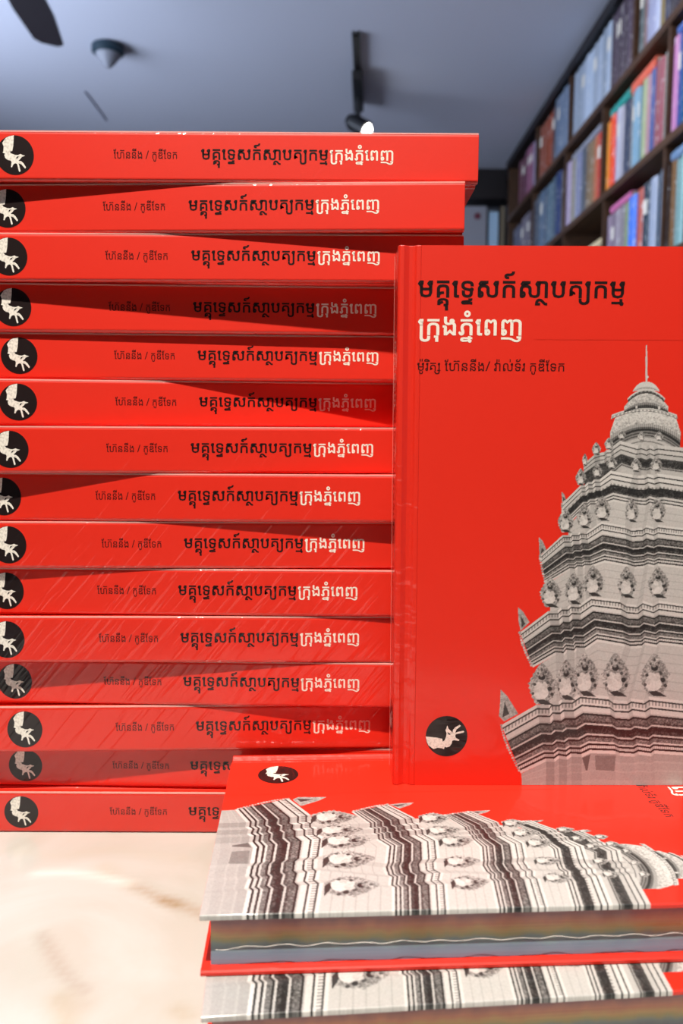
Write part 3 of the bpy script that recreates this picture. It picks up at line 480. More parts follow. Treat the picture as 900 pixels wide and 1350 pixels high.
# spine + both joints, cross-section in (u, w)
out_ = [(1.02, 0.0), (0.90, 0.0), (0.82, 0.02), (0.74, 0.09), (0.64, 0.135), (0.50, 0.13), (0.36, 0.06), (0.26, 0.0)]
out_ += arc(0.16, 0.16, 0.16, -PI / 2, -PI, 5)
half2 = [(x, T - y) for x, y in reversed(out_)]
outer = out_ + half2
inner = [(1.02, T - BT + .04), (0.70, T - BT), (0.30, T - BT - .03), (0.24, T - 0.4), (0.24, 0.4), (0.30, BT + .03), (0.70, BT), (1.02, BT - .04)]
mb = MB(); mb.extrude(outer + inner, 0, L)
spine_me = fix_normals(mb.mesh('spine', [M['spine_red']], CM))
def board(y0, y1, nm):
    mb = MB(); r = 0.05
    prof = [(1.02, y0), (W - r, y0), (W, y0 + r), (W, y1 - r), (W - r, y1), (1.02, y1)]
    mb.extrude(prof, 0, L)
    return fix_normals(mb.mesh(nm, [M['cover_red']], CM))
front_me = board(0, BT, 'front_cover'); back_me = board(T - BT, T, 'back_cover')
mb = MB(); fe = W - 0.34
prof = [(0.32, BT + 0.01), (fe, BT + 0.01)] + [(fe - 0.10 * math.sin(PI * k / 6), BT + (T - 2 * BT) * k / 6) for k in range(1, 6)] + [(fe, T - BT - 0.01), (0.32, T - BT - 0.01)]
mb.extrude(prof, 0.32, L - 0.32)
page_me = fix_normals(mb.mesh('page_block', [M['pages']], CM))

STAND = Vector((2.652, -3.096, 2 * 2.236)) * CM
def cover_pt(u, v): return (STAND.x + u * CM, STAND.y, STAND.z + v * CM)
def px_to_uv(px, py):
    p = hit_y(px, py, STAND.y); return (p.x - STAND.x) / CM, (p.z - STAND.z) / CM
EPS = 0.006
fr = lambda u0, v0: (lambda a, b: (u0 + a, -EPS, v0 + b))
u0, v0 = px_to_uv(550, 391.5); u1, _ = px_to_uv(825, 391.5)
cov_black = place_text('title_lettering', T_BLACK, M['ink_black'], u1 - u0, fr(u0, v0), 0.015)
u0, v0 = px_to_uv(550, 441.5); u1, _ = px_to_uv(690, 441.5)
cov_white = place_text('city_lettering', T_WHITE, M['ink_white'], u1 - u0, fr(u0, v0), 0.012)
u0, v0 = px_to_uv(549, 488.7); u1, _ = px_to_uv(745, 488.7)
cov_auth = place_text('author_lettering', T_AUTH, M['ink_maroon'], u1 - u0, fr(u0, v0), 0.003, (u1 - u0) / 11.2)
sfn = lambda v0, w0: (lambda a, b: (-EPS, w0 + b, v0 + a))
sp_black = place_text('spine_title_lettering', T_BLACK, M['ink_black'], 5.99, sfn(11.49, 1.00), 0.014)
sp_white = place_text('spine_city_lettering', T_WHITE, M['ink_white'], 3.06, sfn(17.50, 1.00), 0.010)
sp_auth = place_text('spine_author_lettering', T_SHORT, M['ink_maroon'], 3.0, sfn(7.42, 1.02), 0.003, 0.50)

HAND = [(120,405),(200,412),(290,422),(368,440),(378,485),(405,462),(428,400),(432,350),(414,305),(428,280),(440,232),(462,285),(500,320),(522,345),(528,300),(560,262),(625,222),(645,238),(620,262),(580,295),(562,345),(600,332),(685,315),(700,332),(680,345),(600,362),(568,372),(562,400),(580,430),(628,455),(618,472),(550,460),(520,470),(510,520),(480,560),(430,575),(410,560),(395,600),(370,588),(300,580),(240,600),(165,545),(138,490)]
GAP = [(446,332),(492,366),(486,378),(460,372)]
def emblem(c, r, kind):
    def mp_(x, y, e):
        if kind == 'front': return (c[0] + x * r, -e, c[1] + y * r)
        return (-e, c[0] - x * r, c[1] + y * r)       # on the spine the mark stays upright to the book
    disc = MB(); n = 40
    disc.v = [mp_(math.cos(2*PI*i/n), math.sin(2*PI*i/n), EPS) for i in range(n)]; disc.f = [tuple(range(n))]; disc.m = [0]
    def poly(P, e, mt, nm):
        mb = MB(); q = [((x - 433) / 314, (400 - y) / 314) for x, y in P]
        mb.v = [mp_(x, y, e) for x, y in q]; mb.f = [tuple(range(len(q)))]; mb.m = [0]
        me = mb.mesh(nm, [mt], CM)
        import bmesh
        bm = bmesh.new(); bm.from_mesh(me); bmesh.ops.triangulate(bm, faces=bm.faces[:]); bm.to_mesh(me); bm.free()
        return me
    return disc.mesh('emblem_disc', [M['ink_black']], CM), poly(HAND, EPS * 2, M['hand'], 'hand'), poly(GAP, EPS * 2.6, M['ink_black'], 'finger_gap')
ec = px_to_uv(588.4, 970.5); er_ = 27.7 / 28.6
em_front = emblem(ec, er_, 'front')
em_spine = emblem((1.135, 2.82), 0.885, 'spine')

# ------------------------------------------------------------------ printed tower picture (drawn as tones, laid on the cover as a fine coloured mesh)
AX0, AX1, AY0, AY1, SS_ = 650, 926, 450, 1042, 2
nxp, nyp = (AX1 - AX0) * SS_, (AY1 - AY0) * SS_
PX = AX0 + (np.arange(nxp) + 0.5) / SS_; PY = AY0 + (np.arange(nyp) + 0.5) / SS_
XX, YY = np.meshgrid(PX, PY)
G = np.zeros((nyp, nxp)); A = np.zeros((nyp, nxp))
rng = np.random.default_rng(7)
def blur(a, k):
    for _ in range(k):
        a = (a + np.roll(a, 1, 0) + np.roll(a, -1, 0) + np.roll(a, 1, 1) + np.roll(a, -1, 1)) / 5
    return a
N1 = rng.random((nyp, nxp)); N1 = blur(N1, 1); N1 = (N1 - N1.mean()) / N1.std()
N2 = blur(rng.random((nyp, nxp)), 6); N2 = (N2 - N2.mean()) / N2.std()
N3 = blur(rng.random((nyp, nxp)), 60); N3 = (N3 - N3.mean()) / N3.std()
def pmask(P):
    xs = [p[0] for p in P]; ys = [p[1] for p in P]
    i0 = max(0, int((min(xs) - AX0) * SS_) - 1); i1 = min(nxp, int((max(xs) - AX0) * SS_) + 2)
    j0 = max(0, int((min(ys) - AY0) * SS_) - 1); j1 = min(nyp, int((max(ys) - AY0) * SS_) + 2)
    sl = (slice(j0, j1), slice(i0, i1)); x = XX[sl]; y = YY[sl]; m = np.zeros(x.shape, bool)
    for (xa, ya), (xb, yb) in zip(P, P[1:] + P[:1]):
        if ya == yb: continue
        c = ((ya > y) != (yb > y)) & (x < (xb - xa) * (y - ya) / (yb - ya) + xa); m ^= c
    return sl, m
def fill(P, g, tex=0.0, a=1.0):
    sl, m = pmask(P); v = g + tex * N1[sl] * 0.5 + tex * N2[sl] * 0.5
    G[sl] = np.where(m, G[sl] * (1 - a) + v * a, G[sl]); A[sl] = np.where(m, 1, A[sl])
def strip(Tp, Bp, prof, seg=None, bead=5.0):
    """region between two polylines with matching points, tones by relative depth v"""
    Tp = np.array(Tp, float); Bp = np.array(Bp, float); nv = 70
    vs = np.linspace(0, 1, nv); cols = np.full((nv, nxp), np.nan); sid = np.zeros((nv, nxp))
    for k, v in enumerate(vs):
        q = Tp * (1 - v) + Bp * v
        o = np.maximum.accumulate(q[:, 0] + np.arange(len(q)) * 1e-4)
        cols[k] = np.interp(PX, o, q[:, 1], left=np.nan, right=np.nan)
        sid[k] = np.interp(PX, o, np.arange(len(q)))
    pv = [p[0] for p in prof]
    for i in range(nxp):
        c = cols[:, i]; ok = ~np.isnan(c)
        if ok.sum() < 2: continue
        cc = c[ok]; vv = vs[ok]
        j0 = int(np.ceil((cc.min() - PY[0]) * SS_)); j1 = int(np.floor((cc.max() - PY[0]) * SS_)) + 1
        j0 = max(j0, 0); j1 = min(j1, nyp)
        if j1 <= j0: continue
        order = np.argsort(cc)
        v = np.interp(PY[j0:j1], cc[order], vv[order])
        s = np.interp(v, vs, sid[:, i])
        idx = np.clip(np.searchsorted(pv, v, side='right') - 1, 0, len(prof) - 1)
        g = np.array([prof[q][1] for q in idx]); kind = np.array([prof[q][2] for q in idx])
        g = g + np.where(kind == 1, 0.16 * np.sign(np.sin(PX[i] * 2 * PI / bead + idx)), 0)
        g = g + np.where(kind == 2, 0.09 * N1[j0:j1, i] + 0.05 * N2[j0:j1, i], 0.02 * N1[j0:j1, i])
        g = g + np.where(kind == 3, 0.13 * np.sin(PX[i] * 2 * PI / 2.6), 0)
        if seg is not None:
            sg = np.clip(s.astype(int), 0, len(seg) - 1); g = g * np.array(seg)[sg]
        G[j0:j1, i] = g; A[j0:j1, i] = 1
def orn(cx, cy, w_, h, dark=0.0):
    w_ *= 1.14; h *= 1.06; cy -= 0.02 * h
    n = 18; L_ = []; R_ = []
    for k in range(n + 1):
        t = k / n
        hw = w_ / 2 * (min(1, (t / 0.5) ** 0.72) if t < 0.5 else 1 - 0.55 * ((t - 0.5) / 0.5) ** 1.8)
        hw *= 1 + (0.10 if k % 2 else -0.05) * (0.2 < t < 0.95)
        y = cy - h / 2 + h * t; L_.append((cx - hw * 0.96, y)); R_.append((cx + hw * 1.04, y))
    fill(L_ + R_[::-1], 0.66 - dark, 0.17)
    def dot(x, y, rx, ry, g, tx=0.05, a=1.0):
        fill([(cx + x * w_ + rx * w_ * math.cos(t * PI / 6), cy + y * h + ry * h * math.sin(t * PI / 6)) for t in range(12)], g, tx, a)
    dot(0.18, 0.02, 0.26, 0.36, 0.50 - dark, 0.16, 0.55)
    dot(-0.04, 0.22, 0.29, 0.17, 0.92 - dark, 0.04)
    dot(-0.12, 0.08, 0.17, 0.12, 0.88 - dark, 0.05); dot(0.10, 0.06, 0.10, 0.10, 0.84 - dark, 0.05)
    dot(-0.22, 0.16, 0.10, 0.08, 0.82 - dark, 0.05)
    dot(0.0, -0.15, 0.13, 0.075, 0.13); dot(-0.02, -0.19, 0.06, 0.035, 0.6)
    dot(0.29, 0.13, 0.09, 0.055, 0.16); dot(-0.27, 0.02, 0.06, 0.04, 0.25); dot(0.38, 0.26, 0.06, 0.045, 0.2); dot(-0.33, 0.24, 0.05, 0.04, 0.3)
    dot(0.22, -0.02, 0.06, 0.04, 0.3); dot(0.0, -0.33, 0.045, 0.04, 0.3); dot(-0.14, -0.24, 0.035, 0.035, 0.3); dot(0.14, -0.26, 0.04, 0.03, 0.28)
    fill([(cx - 0.22 * w_, cy + 0.40 * h), (cx + 0.05 * w_, cy + 0.38 * h), (cx + 0.20 * w_, cy + 0.42 * h), (cx + 0.44 * w_, cy + 0.52 * h), (cx - 0.05 * w_, cy + 0.50 * h)], .17)
def horn(P, D):
    fill(P, 0.66, 0.1); fill(D, 0.2, 0.05)
PROF = [(0, .95, 0), (.055, .22, 0), (.085, .78, 1), (.15, .95, 0), (.185, .12, 0), (.215, .90, 0), (.30, .78, 0), (.325, .06, 0), (.36, .40, 2), (.45, .24, 2), (.49, .84, 0), (.52, .06, 2), (.60, .20, 2), (.665, .84, 0), (.695, .08, 0), (.73, .46, 2), (.80, .90, 0), (.83, .08, 0), (.865, .85, 3), (.91, .06, 0), (.945, .95, 0)]
PROF_S = [(0, .95, 0), (.10, .15, 0), (.14, .93, 0), (.26, .1, 0), (.30, .88, 0), (.40, .72, 1), (.45, .12, 2), (.66, .28, 2), (.72, .88, 0), (.79, .12, 0), (.83, .9, 0), (.89, .1, 0), (.93, .92, 0)]
SEG = [.93, .78, 1, .8, 1, .8, 1, 1.03, .86, .96, .86, 1, .88, 1]
T5 = [(660.5,956),(707,929),(723,929.5),(726,925),(736,925),(740,921.7),(753,921.7),(764,914),(802,918),(808,923),(826,924),(831,920.5),(848,923),(855,918.5),(926,927)]
B5 = [(686,1019.7),(719.4,1004),(730.5,1004.4),(736.7,1000),(747,1001.7),(753,997.5),(766.7,998.3),(778,993),(811,994),(817,996.5),(836,997.5),(841.7,994.7),(858,997),(862.5,993.5),(926,997.5)]
T4 = [(685.3,833.7),(722.4,805.6),(735,805),(739.5,800.4),(748,800.4),(752,796.6),(763,797.4),(778.6,786.4),(817,790.8),(825,796),(839,797.6),(846.6,792),(860,796.3),(868,792),(926,800)]
B4 = [(702,880),(732.6,863),(743,864.3),(746.7,859.7),(757,861),(759.4,857),(771,857.4),(787.6,846),(823,852.3),(831,855),(846,854),(850,850.3),(865.5,853),(869,849.5),(926,856)]
T3 = [(711.8,732.6),(741,705.7),(751,705.7),(753.4,703),(762,703),(764.4,700.8),(773,701.5),(792.5,687.8),(824,693.4),(831.6,696.6),(846,696),(851,692.3),(861,695),(867,692),(926,699.5)]
B3 = [(719,770),(751,751.5),(758,752),(761,749),(768,749.5),(771,747.5),(779,747.5),(797,741.5),(827,747),(836.5,750),(849,748.5),(854,746),(862,748),(867,745.5),(926,752.5)]
T2 = [(740.4,664),(765,640),(770.6,639.5),(774.4,635.6),(780,635.3),(783,631.8),(790.4,632),(804.6,620.4),(834,626),(841,627),(849,626.5),(853,624.6),(861,626.5),(866,624),(926,633)]
B2 = [(743,697),(770,670),(775,670),(778,667),(785,667),(788,665.5),(794,665.5),(809,661),(824.5,664.5),(841,668),(851,669),(856.6,665.5),(866,668),(877,667.5),(926,676)]
T1 = [(768.7,612),(783,599.7),(790.4,597),(796,596.2),(799,593),(804.6,592.4),(808,588),(817,581),(841.4,587.4),(845,586),(852,588.3),(855.6,586.4),(861,588),(866,586.4),(926,593)]
B1 = [(769.5,628),(784,618),(791,616),(797,615),(800,612),(806,611),(810,609),(819,604),(835,610),(845,609.5),(852,612),(857,609.5),(863,612.5),(869,610.5),(926,618)]
def wall(Bq, Tq, x_in, g, lines):
    Bw = [(Bq[0][0] + x_in, Bq[0][1] - x_in * .5)] + list(Bq[1:])
    Tw = list(Tq)
    a, b_ = Tq[0], Tq[1]; xx_ = Bw[0][0] + 1; tt = (xx_ - a[0]) / (b_[0] - a[0])
    if tt < 1: Tw[0] = (xx_, a[1] + (b_[1] - a[1]) * tt)
    else:
        Tw[0] = (Bw[0][0], np.interp(Bw[0][0], [p[0] for p in Tq], [p[1] for p in Tq]))
        for k in range(1, 8): Tw[k] = (Bw[k][0] + 1, np.interp(Bw[k][0] + 1, [p[0] for p in Tq], [p[1] for p in Tq]))
    pf = []
    for k in range(lines): pf += [(k / lines, g, 0), ((k + 0.88) / lines, g * 0.90, 0)]
    strip(Bw, [(x, y + 2) for x, y in Tw], pf, [.97, .9, .99, .9, 1, .92, 1, 1.02, .93, .99, .93, 1, .95, 1])
# dome and mast
C_ = 851.5
fill([(850.9, 455), (852.7, 455), (853.0, 504), (850.4, 504)], 0.95, 0, 0.9)
fill([(853 + 1.7 * math.cos(t), 497 + 1.7 * math.sin(t)) for t in np.linspace(0, 6, 9)], 0.9)
def dome(T_, B_, prof): strip(T_, B_, prof)
def arcp(hw, yc, drop, n=16, pw=2.0, cx=C_):
    return [(cx + hw * math.sin(PI / 2 * (2 * k / n - 1)), yc + drop * abs(math.sin(PI / 2 * (2 * k / n - 1))) ** pw) for k in range(n + 1)]
dome(arcp(46, 565, 20, cx=850), arcp(46.5, 588, 20, cx=850), [(0, .2, 0), (.12, .5, 0), (.2, .25, 0), (.28, .55, 0), (.36, .3, 0), (.44, .62, 0), (.52, .8, 0), (.7, .45, 0), (.76, .8, 0)])
dome(arcp(40, 542, 9, cx=850.5), arcp(46.5, 555, 15, cx=850.5), [(0, .90, 2), (.5, .86, 2)])
dome(arcp(46.5, 554.5, 14.5, cx=850.5), arcp(46, 567, 20, cx=850.3), [(0, .82, 2), (.3, .66, 3), (.62, .38, 3), (.82, .12, 0)])
dome(arcp(43, 537.5, 9.5, cx=849), arcp(44, 542.5, 10.5, cx=849), [(0, .88, 0), (.38, .55, 0), (.5, .82, 1), (.85, .35, 2)])
dome(arcp(29, 518, 18), arcp(28.8, 538, 6), [(0, .84, 2), (.4, .74, 2), (.62, .52, 3), (.78, .2, 3), (.93, .12, 0)])
fill([(837.5, 535), (840, 535), (840, 538.5), (837.5, 538.5)], .9); fill([(867, 535.5), (870, 535.5), (870, 539.5), (867, 539.5)], .92)
dome(arcp(24.5, 513, 12), arcp(24, 518.5, 12), [(0, .9, 0), (.35, .4, 1), (.65, .25, 0)])
dome([(x, y) for x, y in arcp(17.5, 503.3, 12, pw=2.6)], arcp(17.8, 514, 2.5), [(0, .9, 0), (.55, .84, 0), (.72, .45, 0), (.8, .85, 0)])
# tiers from top to bottom
fill([(778,625),(776,660),(758,700),(752,740),(734,790),(730,850),(714,900),(716,930),(704,1000),(704,1041),(926,1041),(926,600),(800,605)], .72, .03)
strip([(x, y + 0) for x, y in B1], [(a[0] if k > 0 else 771, b[1] + 2) for k, (a, b) in enumerate(zip(B1, T2))], [(0, .15, 2), (.2, .3, 2), (.35, .7, 0), (.42, .22, 0), (.5, .72, 0), (.56, .8, 0)], SEG)
fill([(769, 627), (797, 615), (806, 611), (812, 612), (803, 622), (790, 632), (770, 641)], .26, .1)
strip(T1, B1, [(0, .86, 0), (.2, .25, 0), (.27, .85, 0), (.48, .2, 0), (.54, .8, 0), (.75, .25, 0), (.85, .16, 2)], SEG)
for q in ((819,573,9,12),(845,575,8,12),(868,575,10,12),(802,585,10,15),(785.5,591.5,10,16),(770.5,606,6,15)): orn(*q)
wall(B2, T3, 6, .84, 3)
strip(T2, B2, PROF_S, SEG)
for q in ((765,629,12,21),(786.7,620.5,11,17),(805.6,610,12,16),(838,613,12,18),(864.5,612,13,18)): orn(*q)
horn([(740,648),(743,651),(746,659),(740.6,663)], [(742,655),(745,659),(741.5,661)])
wall(B3, T4, 6, .84, 5)
strip(T3, B3, PROF, SEG, 3.2)
for q in ((745,686.5,18,30),(769.7,681,18,30),(793.3,670.5,20,31),(832,673.3,16,29),(866,672.4,18,31)): orn(*q)
horn([(710,708.5),(715,713),(720,725),(711,733)], [(714,722),(717.5,725),(712,731)])
wall(B4, T5, 10, .82, 6)
strip(T4, B4, PROF, SEG, 3.8)
for q in ((725,781,24,38),(756,776,22,40),(781.5,766,24,39),(825.5,768,22,39),(867,768,24,39)): orn(*q)
horn([(682.5,800.5),(689,806),(697.5,820),(686,832),(683,818)], [(686.5,812),(692,822),(687,828)])
# foot wall
FB = [(688, 1041)] + [(x, 1041) for x, y in B5[1:]]
strip([(B5[0][0] + 1, B5[0][1])] + B5[1:], FB, [(0, .70, 0), (.2, .76, 0), (.25, .72, 0), (.45, .76, 0), (.5, .72, 0), (.72, .76, 0)], [1, .84, .98, .86, .97, .9, 1, .98, 1.03, 1, 1.03, 1, .97, 1])
fill([(767, 999), (778, 994.5), (774, 1016), (772, 1016)], .38); fill([(784, 996), (811.5, 996), (809.5, 1016.5), (785, 1015)], .52, .03)
strip(T5, B5, PROF, SEG, 4.4)
for q in ((714,902,31,52),(746,897,26,50),(771,890,30,54),(811,890,32,54),(862.5,890,33,54)): orn(*q)
horn([(659.5,909),(668,917),(683,941),(664,951),(657.5,944),(659,925)], [(665,925),(671,941),(662,946)])
# chipped left outlines of the cornices
for (xa, ya, xb, yb) in ((660.5,956,686,1019), (685,834,702,880), (711.5,733,719,770), (740.4,664,743,697)):
    n = int((yb - ya) / 3.2)
    for k in range(n):
        t = k / n; x = xa + (xb - xa) * t ** 1.4; y = ya + (yb - ya) * t; r = 1.9 * (0.6 + 0.5 * rng.random())
        fill([(x + r * math.cos(q), y + r * math.sin(q)) for q in np.linspace(0, 6.28, 8)[:-1]], 0.62 + 0.25 * rng.random(), 0.08)
G = np.clip(G, 0.03, 0.95)
PAPER = np.array([0.66, 0.64, 0.61]); REDC = np.array(RED[:3])
IMG = (np.clip(G, 0, 1) ** 2.0)[..., None] * PAPER * 1.05 + 0.008
IMG = IMG * A[..., None] + REDC * (1 - A[..., None])
UG0, UG1, VG1, ST = 4.55, W, 20.5, 0.0265
nu = int((UG1 - UG0) / ST); nvv = int(VG1 / ST)
us = np.linspace(UG0, UG1 - 0.02, nu); vs_ = np.linspace(0.004, VG1, nvv)
UU, VV = np.meshgrid(us, vs_)
x_ = STAND.x + UU * CM; y_ = STAND.y - CAM.y + 0 * UU; z_ = STAND.z + VV * CM - CAM.z
c, s = math.cos(YAW), math.sin(YAW); x2 = c * x_ - s * y_; y2 = s * x_ + c * y_
c, s = math.cos(PITCH), math.sin(PITCH); d_ = y2 * c - z_ * s; up = z_ * c + y2 * s
Xp = F_PX * x2 / d_; Yp = -F_PX * up / d_; c, s = math.cos(ROLL), math.sin(ROLL)
PXs = 450 + c * Xp - s * Yp; PYs = 675 + s * Xp + c * Yp
fx = np.clip((PXs - AX0) * SS_ - 0.5, 0, nxp - 1.01); fy = np.clip((PYs - AY0) * SS_ - 0.5, 0, nyp - 1.01)
ix = fx.astype(int); iy = fy.astype(int); tx = (fx - ix)[..., None]; ty = (fy - iy)[..., None]
smp = IMG[iy, ix] * (1-tx) * (1-ty) + IMG[iy, ix+1] * tx * (1-ty) + IMG[iy+1, ix] * (1-tx) * ty + IMG[iy+1, ix+1] * tx * ty
al = A[iy, ix]
al = np.maximum.reduce([al, np.roll(al, 1, 0), np.roll(al, -1, 0), np.roll(al, 1, 1), np.roll(al, -1, 1)])
ex = 10     # the picture folds over the board's edge
cols_u = np.concatenate([us, np.full(2, W + EPS)]); depth = np.concatenate([np.full(nu, -EPS), [0.03, BT - 0.03]])
Vx = np.zeros((nvv, nu + 2, 3)); Vx[..., 0] = cols_u[None]; Vx[..., 1] = depth[None]; Vx[..., 2] = vs_[:, None]
Cx = np.concatenate([smp, smp[:, -1:], smp[:, -1:]], 1); Al = np.concatenate([al, al[:, -1:], al[:, -1:]], 1)
idx = np.arange(nvv * (nu + 2)).reshape(nvv, nu + 2)
keep = (Al[:-1, :-1] + Al[1:, :-1] + Al[:-1, 1:] + Al[1:, 1:]) > 0
q = np.stack([idx[:-1, :-1], idx[:-1, 1:], idx[1:, 1:], idx[1:, :-1]], -1)[keep]
usedv, inv = np.unique(q, return_inverse=True); q = inv.reshape(-1, 4)
vv_ = (Vx.reshape(-1, 3)[usedv] * CM).astype(np.float32); cc_ = Cx.reshape(-1, 3)[usedv]
pic = bpy.data.meshes.new('tower_picture'); pic.vertices.add(len(vv_)); pic.vertices.foreach_set('co', vv_.ravel())
pic.loops.add(q.size); pic.loops.foreach_set('vertex_index', q.ravel().astype(np.int32))
pic.polygons.add(len(q)); pic.polygons.foreach_set('loop_start', np.arange(0, q.size, 4, dtype=np.int32))
pic.update(calc_edges=True); pic.materials.append(M['picture'])
ca = pic.color_attributes.new('print', 'FLOAT_COLOR', 'POINT')
ca.data.foreach_set('color', np.concatenate([cc_, np.ones((len(cc_), 1))], 1).astype(np.float32).ravel())
print('picture quads', len(q))

em_ = MB(); em_.box((0.0, T - 0.06, 0.02), (0.10, T + 0.004, L - 0.02)); edge_me = em_.mesh('wrap_edge_glint', [M['film_edge_glint']], CM)  # thin strip along the wrap's edge, its glint put into the colour
# ------------------------------------------------------------------ assemble one red book (root at the foot corner of the front joint side)
def make_book(front=True, spine=True, name='red_book'):
    r = empty(name)
    bevel(obj('spine', spine_me, r), 0.0003); obj('front_cover', front_me, r); obj('back_cover', back_me, r); obj('page_block', page_me, r)
    if spine:
        obj('wrap_edge_glint', edge_me, r)['label'] = 'stretched edge of the clear wrap with its glint painted on'
    if front:
        obj('title_lettering', cov_black, r)['label'] = 'black title lettering'
        obj('city_lettering', cov_white, r)['label'] = 'white title lettering'
        obj('author_lettering', cov_auth, r)['label'] = 'small dark author lettering'
        d = obj('emblem', em_front[0], r); d['label'] = 'round black emblem'; h = obj('hand_print', em_front[1], d); h['label'] = 'pale hand on the emblem'; obj('finger_gap', em_front[2], d)
        obj('tower_picture', pic, r)['label'] = 'grey printed tower picture'
    if spine:
        obj('spine_title_lettering', sp_black, r)['label'] = 'black spine title lettering'
        obj('spine_city_lettering', sp_white, r)['label'] = 'white spine title lettering'
        obj('spine_author_lettering', sp_auth, r)['label'] = 'small dark spine author lettering'
        d = obj('emblem', em_spine[0], r); d['label'] = 'round black spine emblem'; h = obj('hand_print', em_spine[1], d); h['label'] = 'pale hand on the spine emblem'; obj('finger_gap', em_spine[2], d)
    return r
standing = make_book(True, True)
standing.matrix_world = Matrix.Translation(STAND)
tag(standing, 'red hardback standing upright facing the camera, grey tower on its cover', 'book')

ZTS = [2.24, 4.472]
def lie(px_corner, y_top, th, zt, label, proto=None):
    r = make_book(True, True)
    # x -> toward camera, y -> down, z -> right
    R = Matrix(((0, 0, 1), (-1, 0, 0), (0, -1, 0))).to_4x4()
    r.matrix_world = Matrix.Translation(Vector(y_top)) @ Matrix.Rotation(th, 4, 'Z') @ R
    return tag(r, label, 'book')
def corner(x, y, th):   # near-left corner -> spine-side origin
    return (x + -math.sin(th) * W, y + math.cos(th) * W)
a = corner(-4.613, -13.187, 0.0445)
lie(None, (a[0] * CM, a[1] * CM, 4.462 * CM), 0.0445, 4.47, 'flat red hardback directly under the standing one, page edges toward the camera')
a = corner(-4.27, -15.06, 0.078)
lie(None, (a[0] * CM, a[1] * CM, 2.222 * CM), 0.078, 2.23, 'lowest flat red hardback on the marble, beneath another flat copy')

seam = MB(); prev = None
rs = random.Random(3)
for k in range(0, 121):
    z = 0.5 + (L - 1.0) * k / 120
    y = 1.20 + 0.035 * math.sin(k * 0.9) + 0.02 * rs.random() + (0.10 * math.exp(-k / 5.0))
    p = (W - 0.10 + 0.02 * math.sin(k * 0.5), y, z)
    if prev: seam.cyl(prev, p, 0.006 + 0.005 * rs.random(), n=5, caps=False)
    prev = p
seam_me = seam.mesh('wrap_seam', [M['film_seam']], CM)
flat_top = [o for o in bpy.data.objects if o.get('label', '').startswith('flat red')][0]
obj('wrap_seam', seam_me, flat_top)['label'] = 'wavy shiny seam of the clear wrap'

STACK = [(-17.895, 0.0, 32.5, 2.26, 0.0), (-18.535, 0.597, 30.22, 2.26, -0.0392), (-18.475, 0.313, 27.96, 2.24, -0.0036), (-18.55, 0.665, 25.63, 2.31, 0.0329), (-18.41, 0.85, 23.36, 2.25, 0.0418), (-18.325, 0.126, 21.08, 2.26, 0.124), (-18.66, -0.075, 18.78, 2.28, 0.0489), (-19.33, 0.759, 16.38, 2.38, -0.0276), (-19.095, 0.478, 14.0, 2.36, 0.0089), (-19.43, 0.904, 11.6, 2.38, -0.0231), (-19.335, 0.416, 9.2, 2.38, 0.008), (-19.3, 1.234, 6.85, 2.33, -0.0312), (-18.705, 0.629, 4.42, 2.41, 0.0276), (-19.13, 1.736, 2.2, 2.2, -0.0219), (-19.145, 0.964, 0, 2.18, -0.0068)]
ORD = ['topmost', 'second', 'third', 'fourth', 'fifth', 'sixth', 'seventh', 'eighth', 'ninth', 'tenth', 'eleventh', 'twelfth', 'thirteenth', 'fourteenth', 'lowest']
NOTE = ['its whole spine brightly lit', 'spine shaded at its upper left', 'spine shaded at its upper right', 'spine almost wholly in shadow', 'narrow shadow along its top', 'turned back, spine shaded to the right',
        'spine fully lit', 'spine shaded at its upper left', 'wedge of shadow at its upper right', 'thin shadow at its upper left', 'spine lit, thin shadow at right', 'dark wedge over its emblem',
        'its emblem set furthest right', 'milky crumpled wrap, shaded left', 'resting on the marble, milky wrap']
Rst = Matrix(((0, 0, 1), (1, 0, 0), (0, 1, 0))).to_4x4()
proto = make_book(False, True)
for i, (x, y, z, t, a) in enumerate(STACK):
    r = proto if i == 0 else copy_tree(proto)
    r.matrix_world = Matrix.Translation(Vector((x, y, z + 0.01)) * CM) @ Matrix.Rotation(a, 4, 'Z') @ Rst @ Matrix.Diagonal((1, t / T, 1, 1))
    lab = ('%s red hardback in the tall stack, %s' % (ORD[i], NOTE[i])) if i in (0, 14) else ('%s red hardback down the tall stack, %s' % (ORD[i], NOTE[i]))
    tag(r, lab, 'book', 'red hardbacks in the tall stack')
film_gap = MB()

# ------------------------------------------------------------------ ceiling fittings
def track_light(base, head_dir, name='track_spotlight'):
    r = empty(name, base)
    mb = MB(); mb.box((-0.017, 0.0, -0.022), (0.017, 0.72, 0.0)); mb.box((-0.017, -0.02, -0.024), (-0.009, 0.0, 0)); mb.box((0.009, -0.02, -0.024), (0.017, 0.0, 0)); obj('track_rail', mb.mesh('track_rail', [M['black']]), r)
    mb = MB(); mb.box((-0.026, 0.30, -0.062), (0.026, 0.71, -0.022)); bevel(obj('adapter_box', mb.mesh('adapter_box', [M['black']]), r), 0.004)
    mb = MB(); mb.cyl((0, 0.53, -0.062), (0, 0.53, -0.16), 0.013); obj('stem', mb.mesh('stem', [M['black']]), r)
    c0 = Vector((-0.012, 0.53, -0.185)); d = Vector(head_dir).normalized()
    mb = MB(); mb.cyl(c0 - d * 0.05, c0 - d * 0.02, 0.026, 0.042, 24); mb.cyl(c0 - d * 0.02, c0 + d * 0.075, 0.042, 0.044, 24)
    hd = obj('lamp_head', fix_normals(mb.mesh('lamp_head', [M['black']])), r)
    mb = MB(); mb.cyl(c0 + d * 0.072, c0 + d * 0.092, 0.034, 0.020, 24); obj('bulb', fix_normals(mb.mesh('bulb', [M['bulb']])), hd)['label'] = 'glowing white lamp face'
    return r
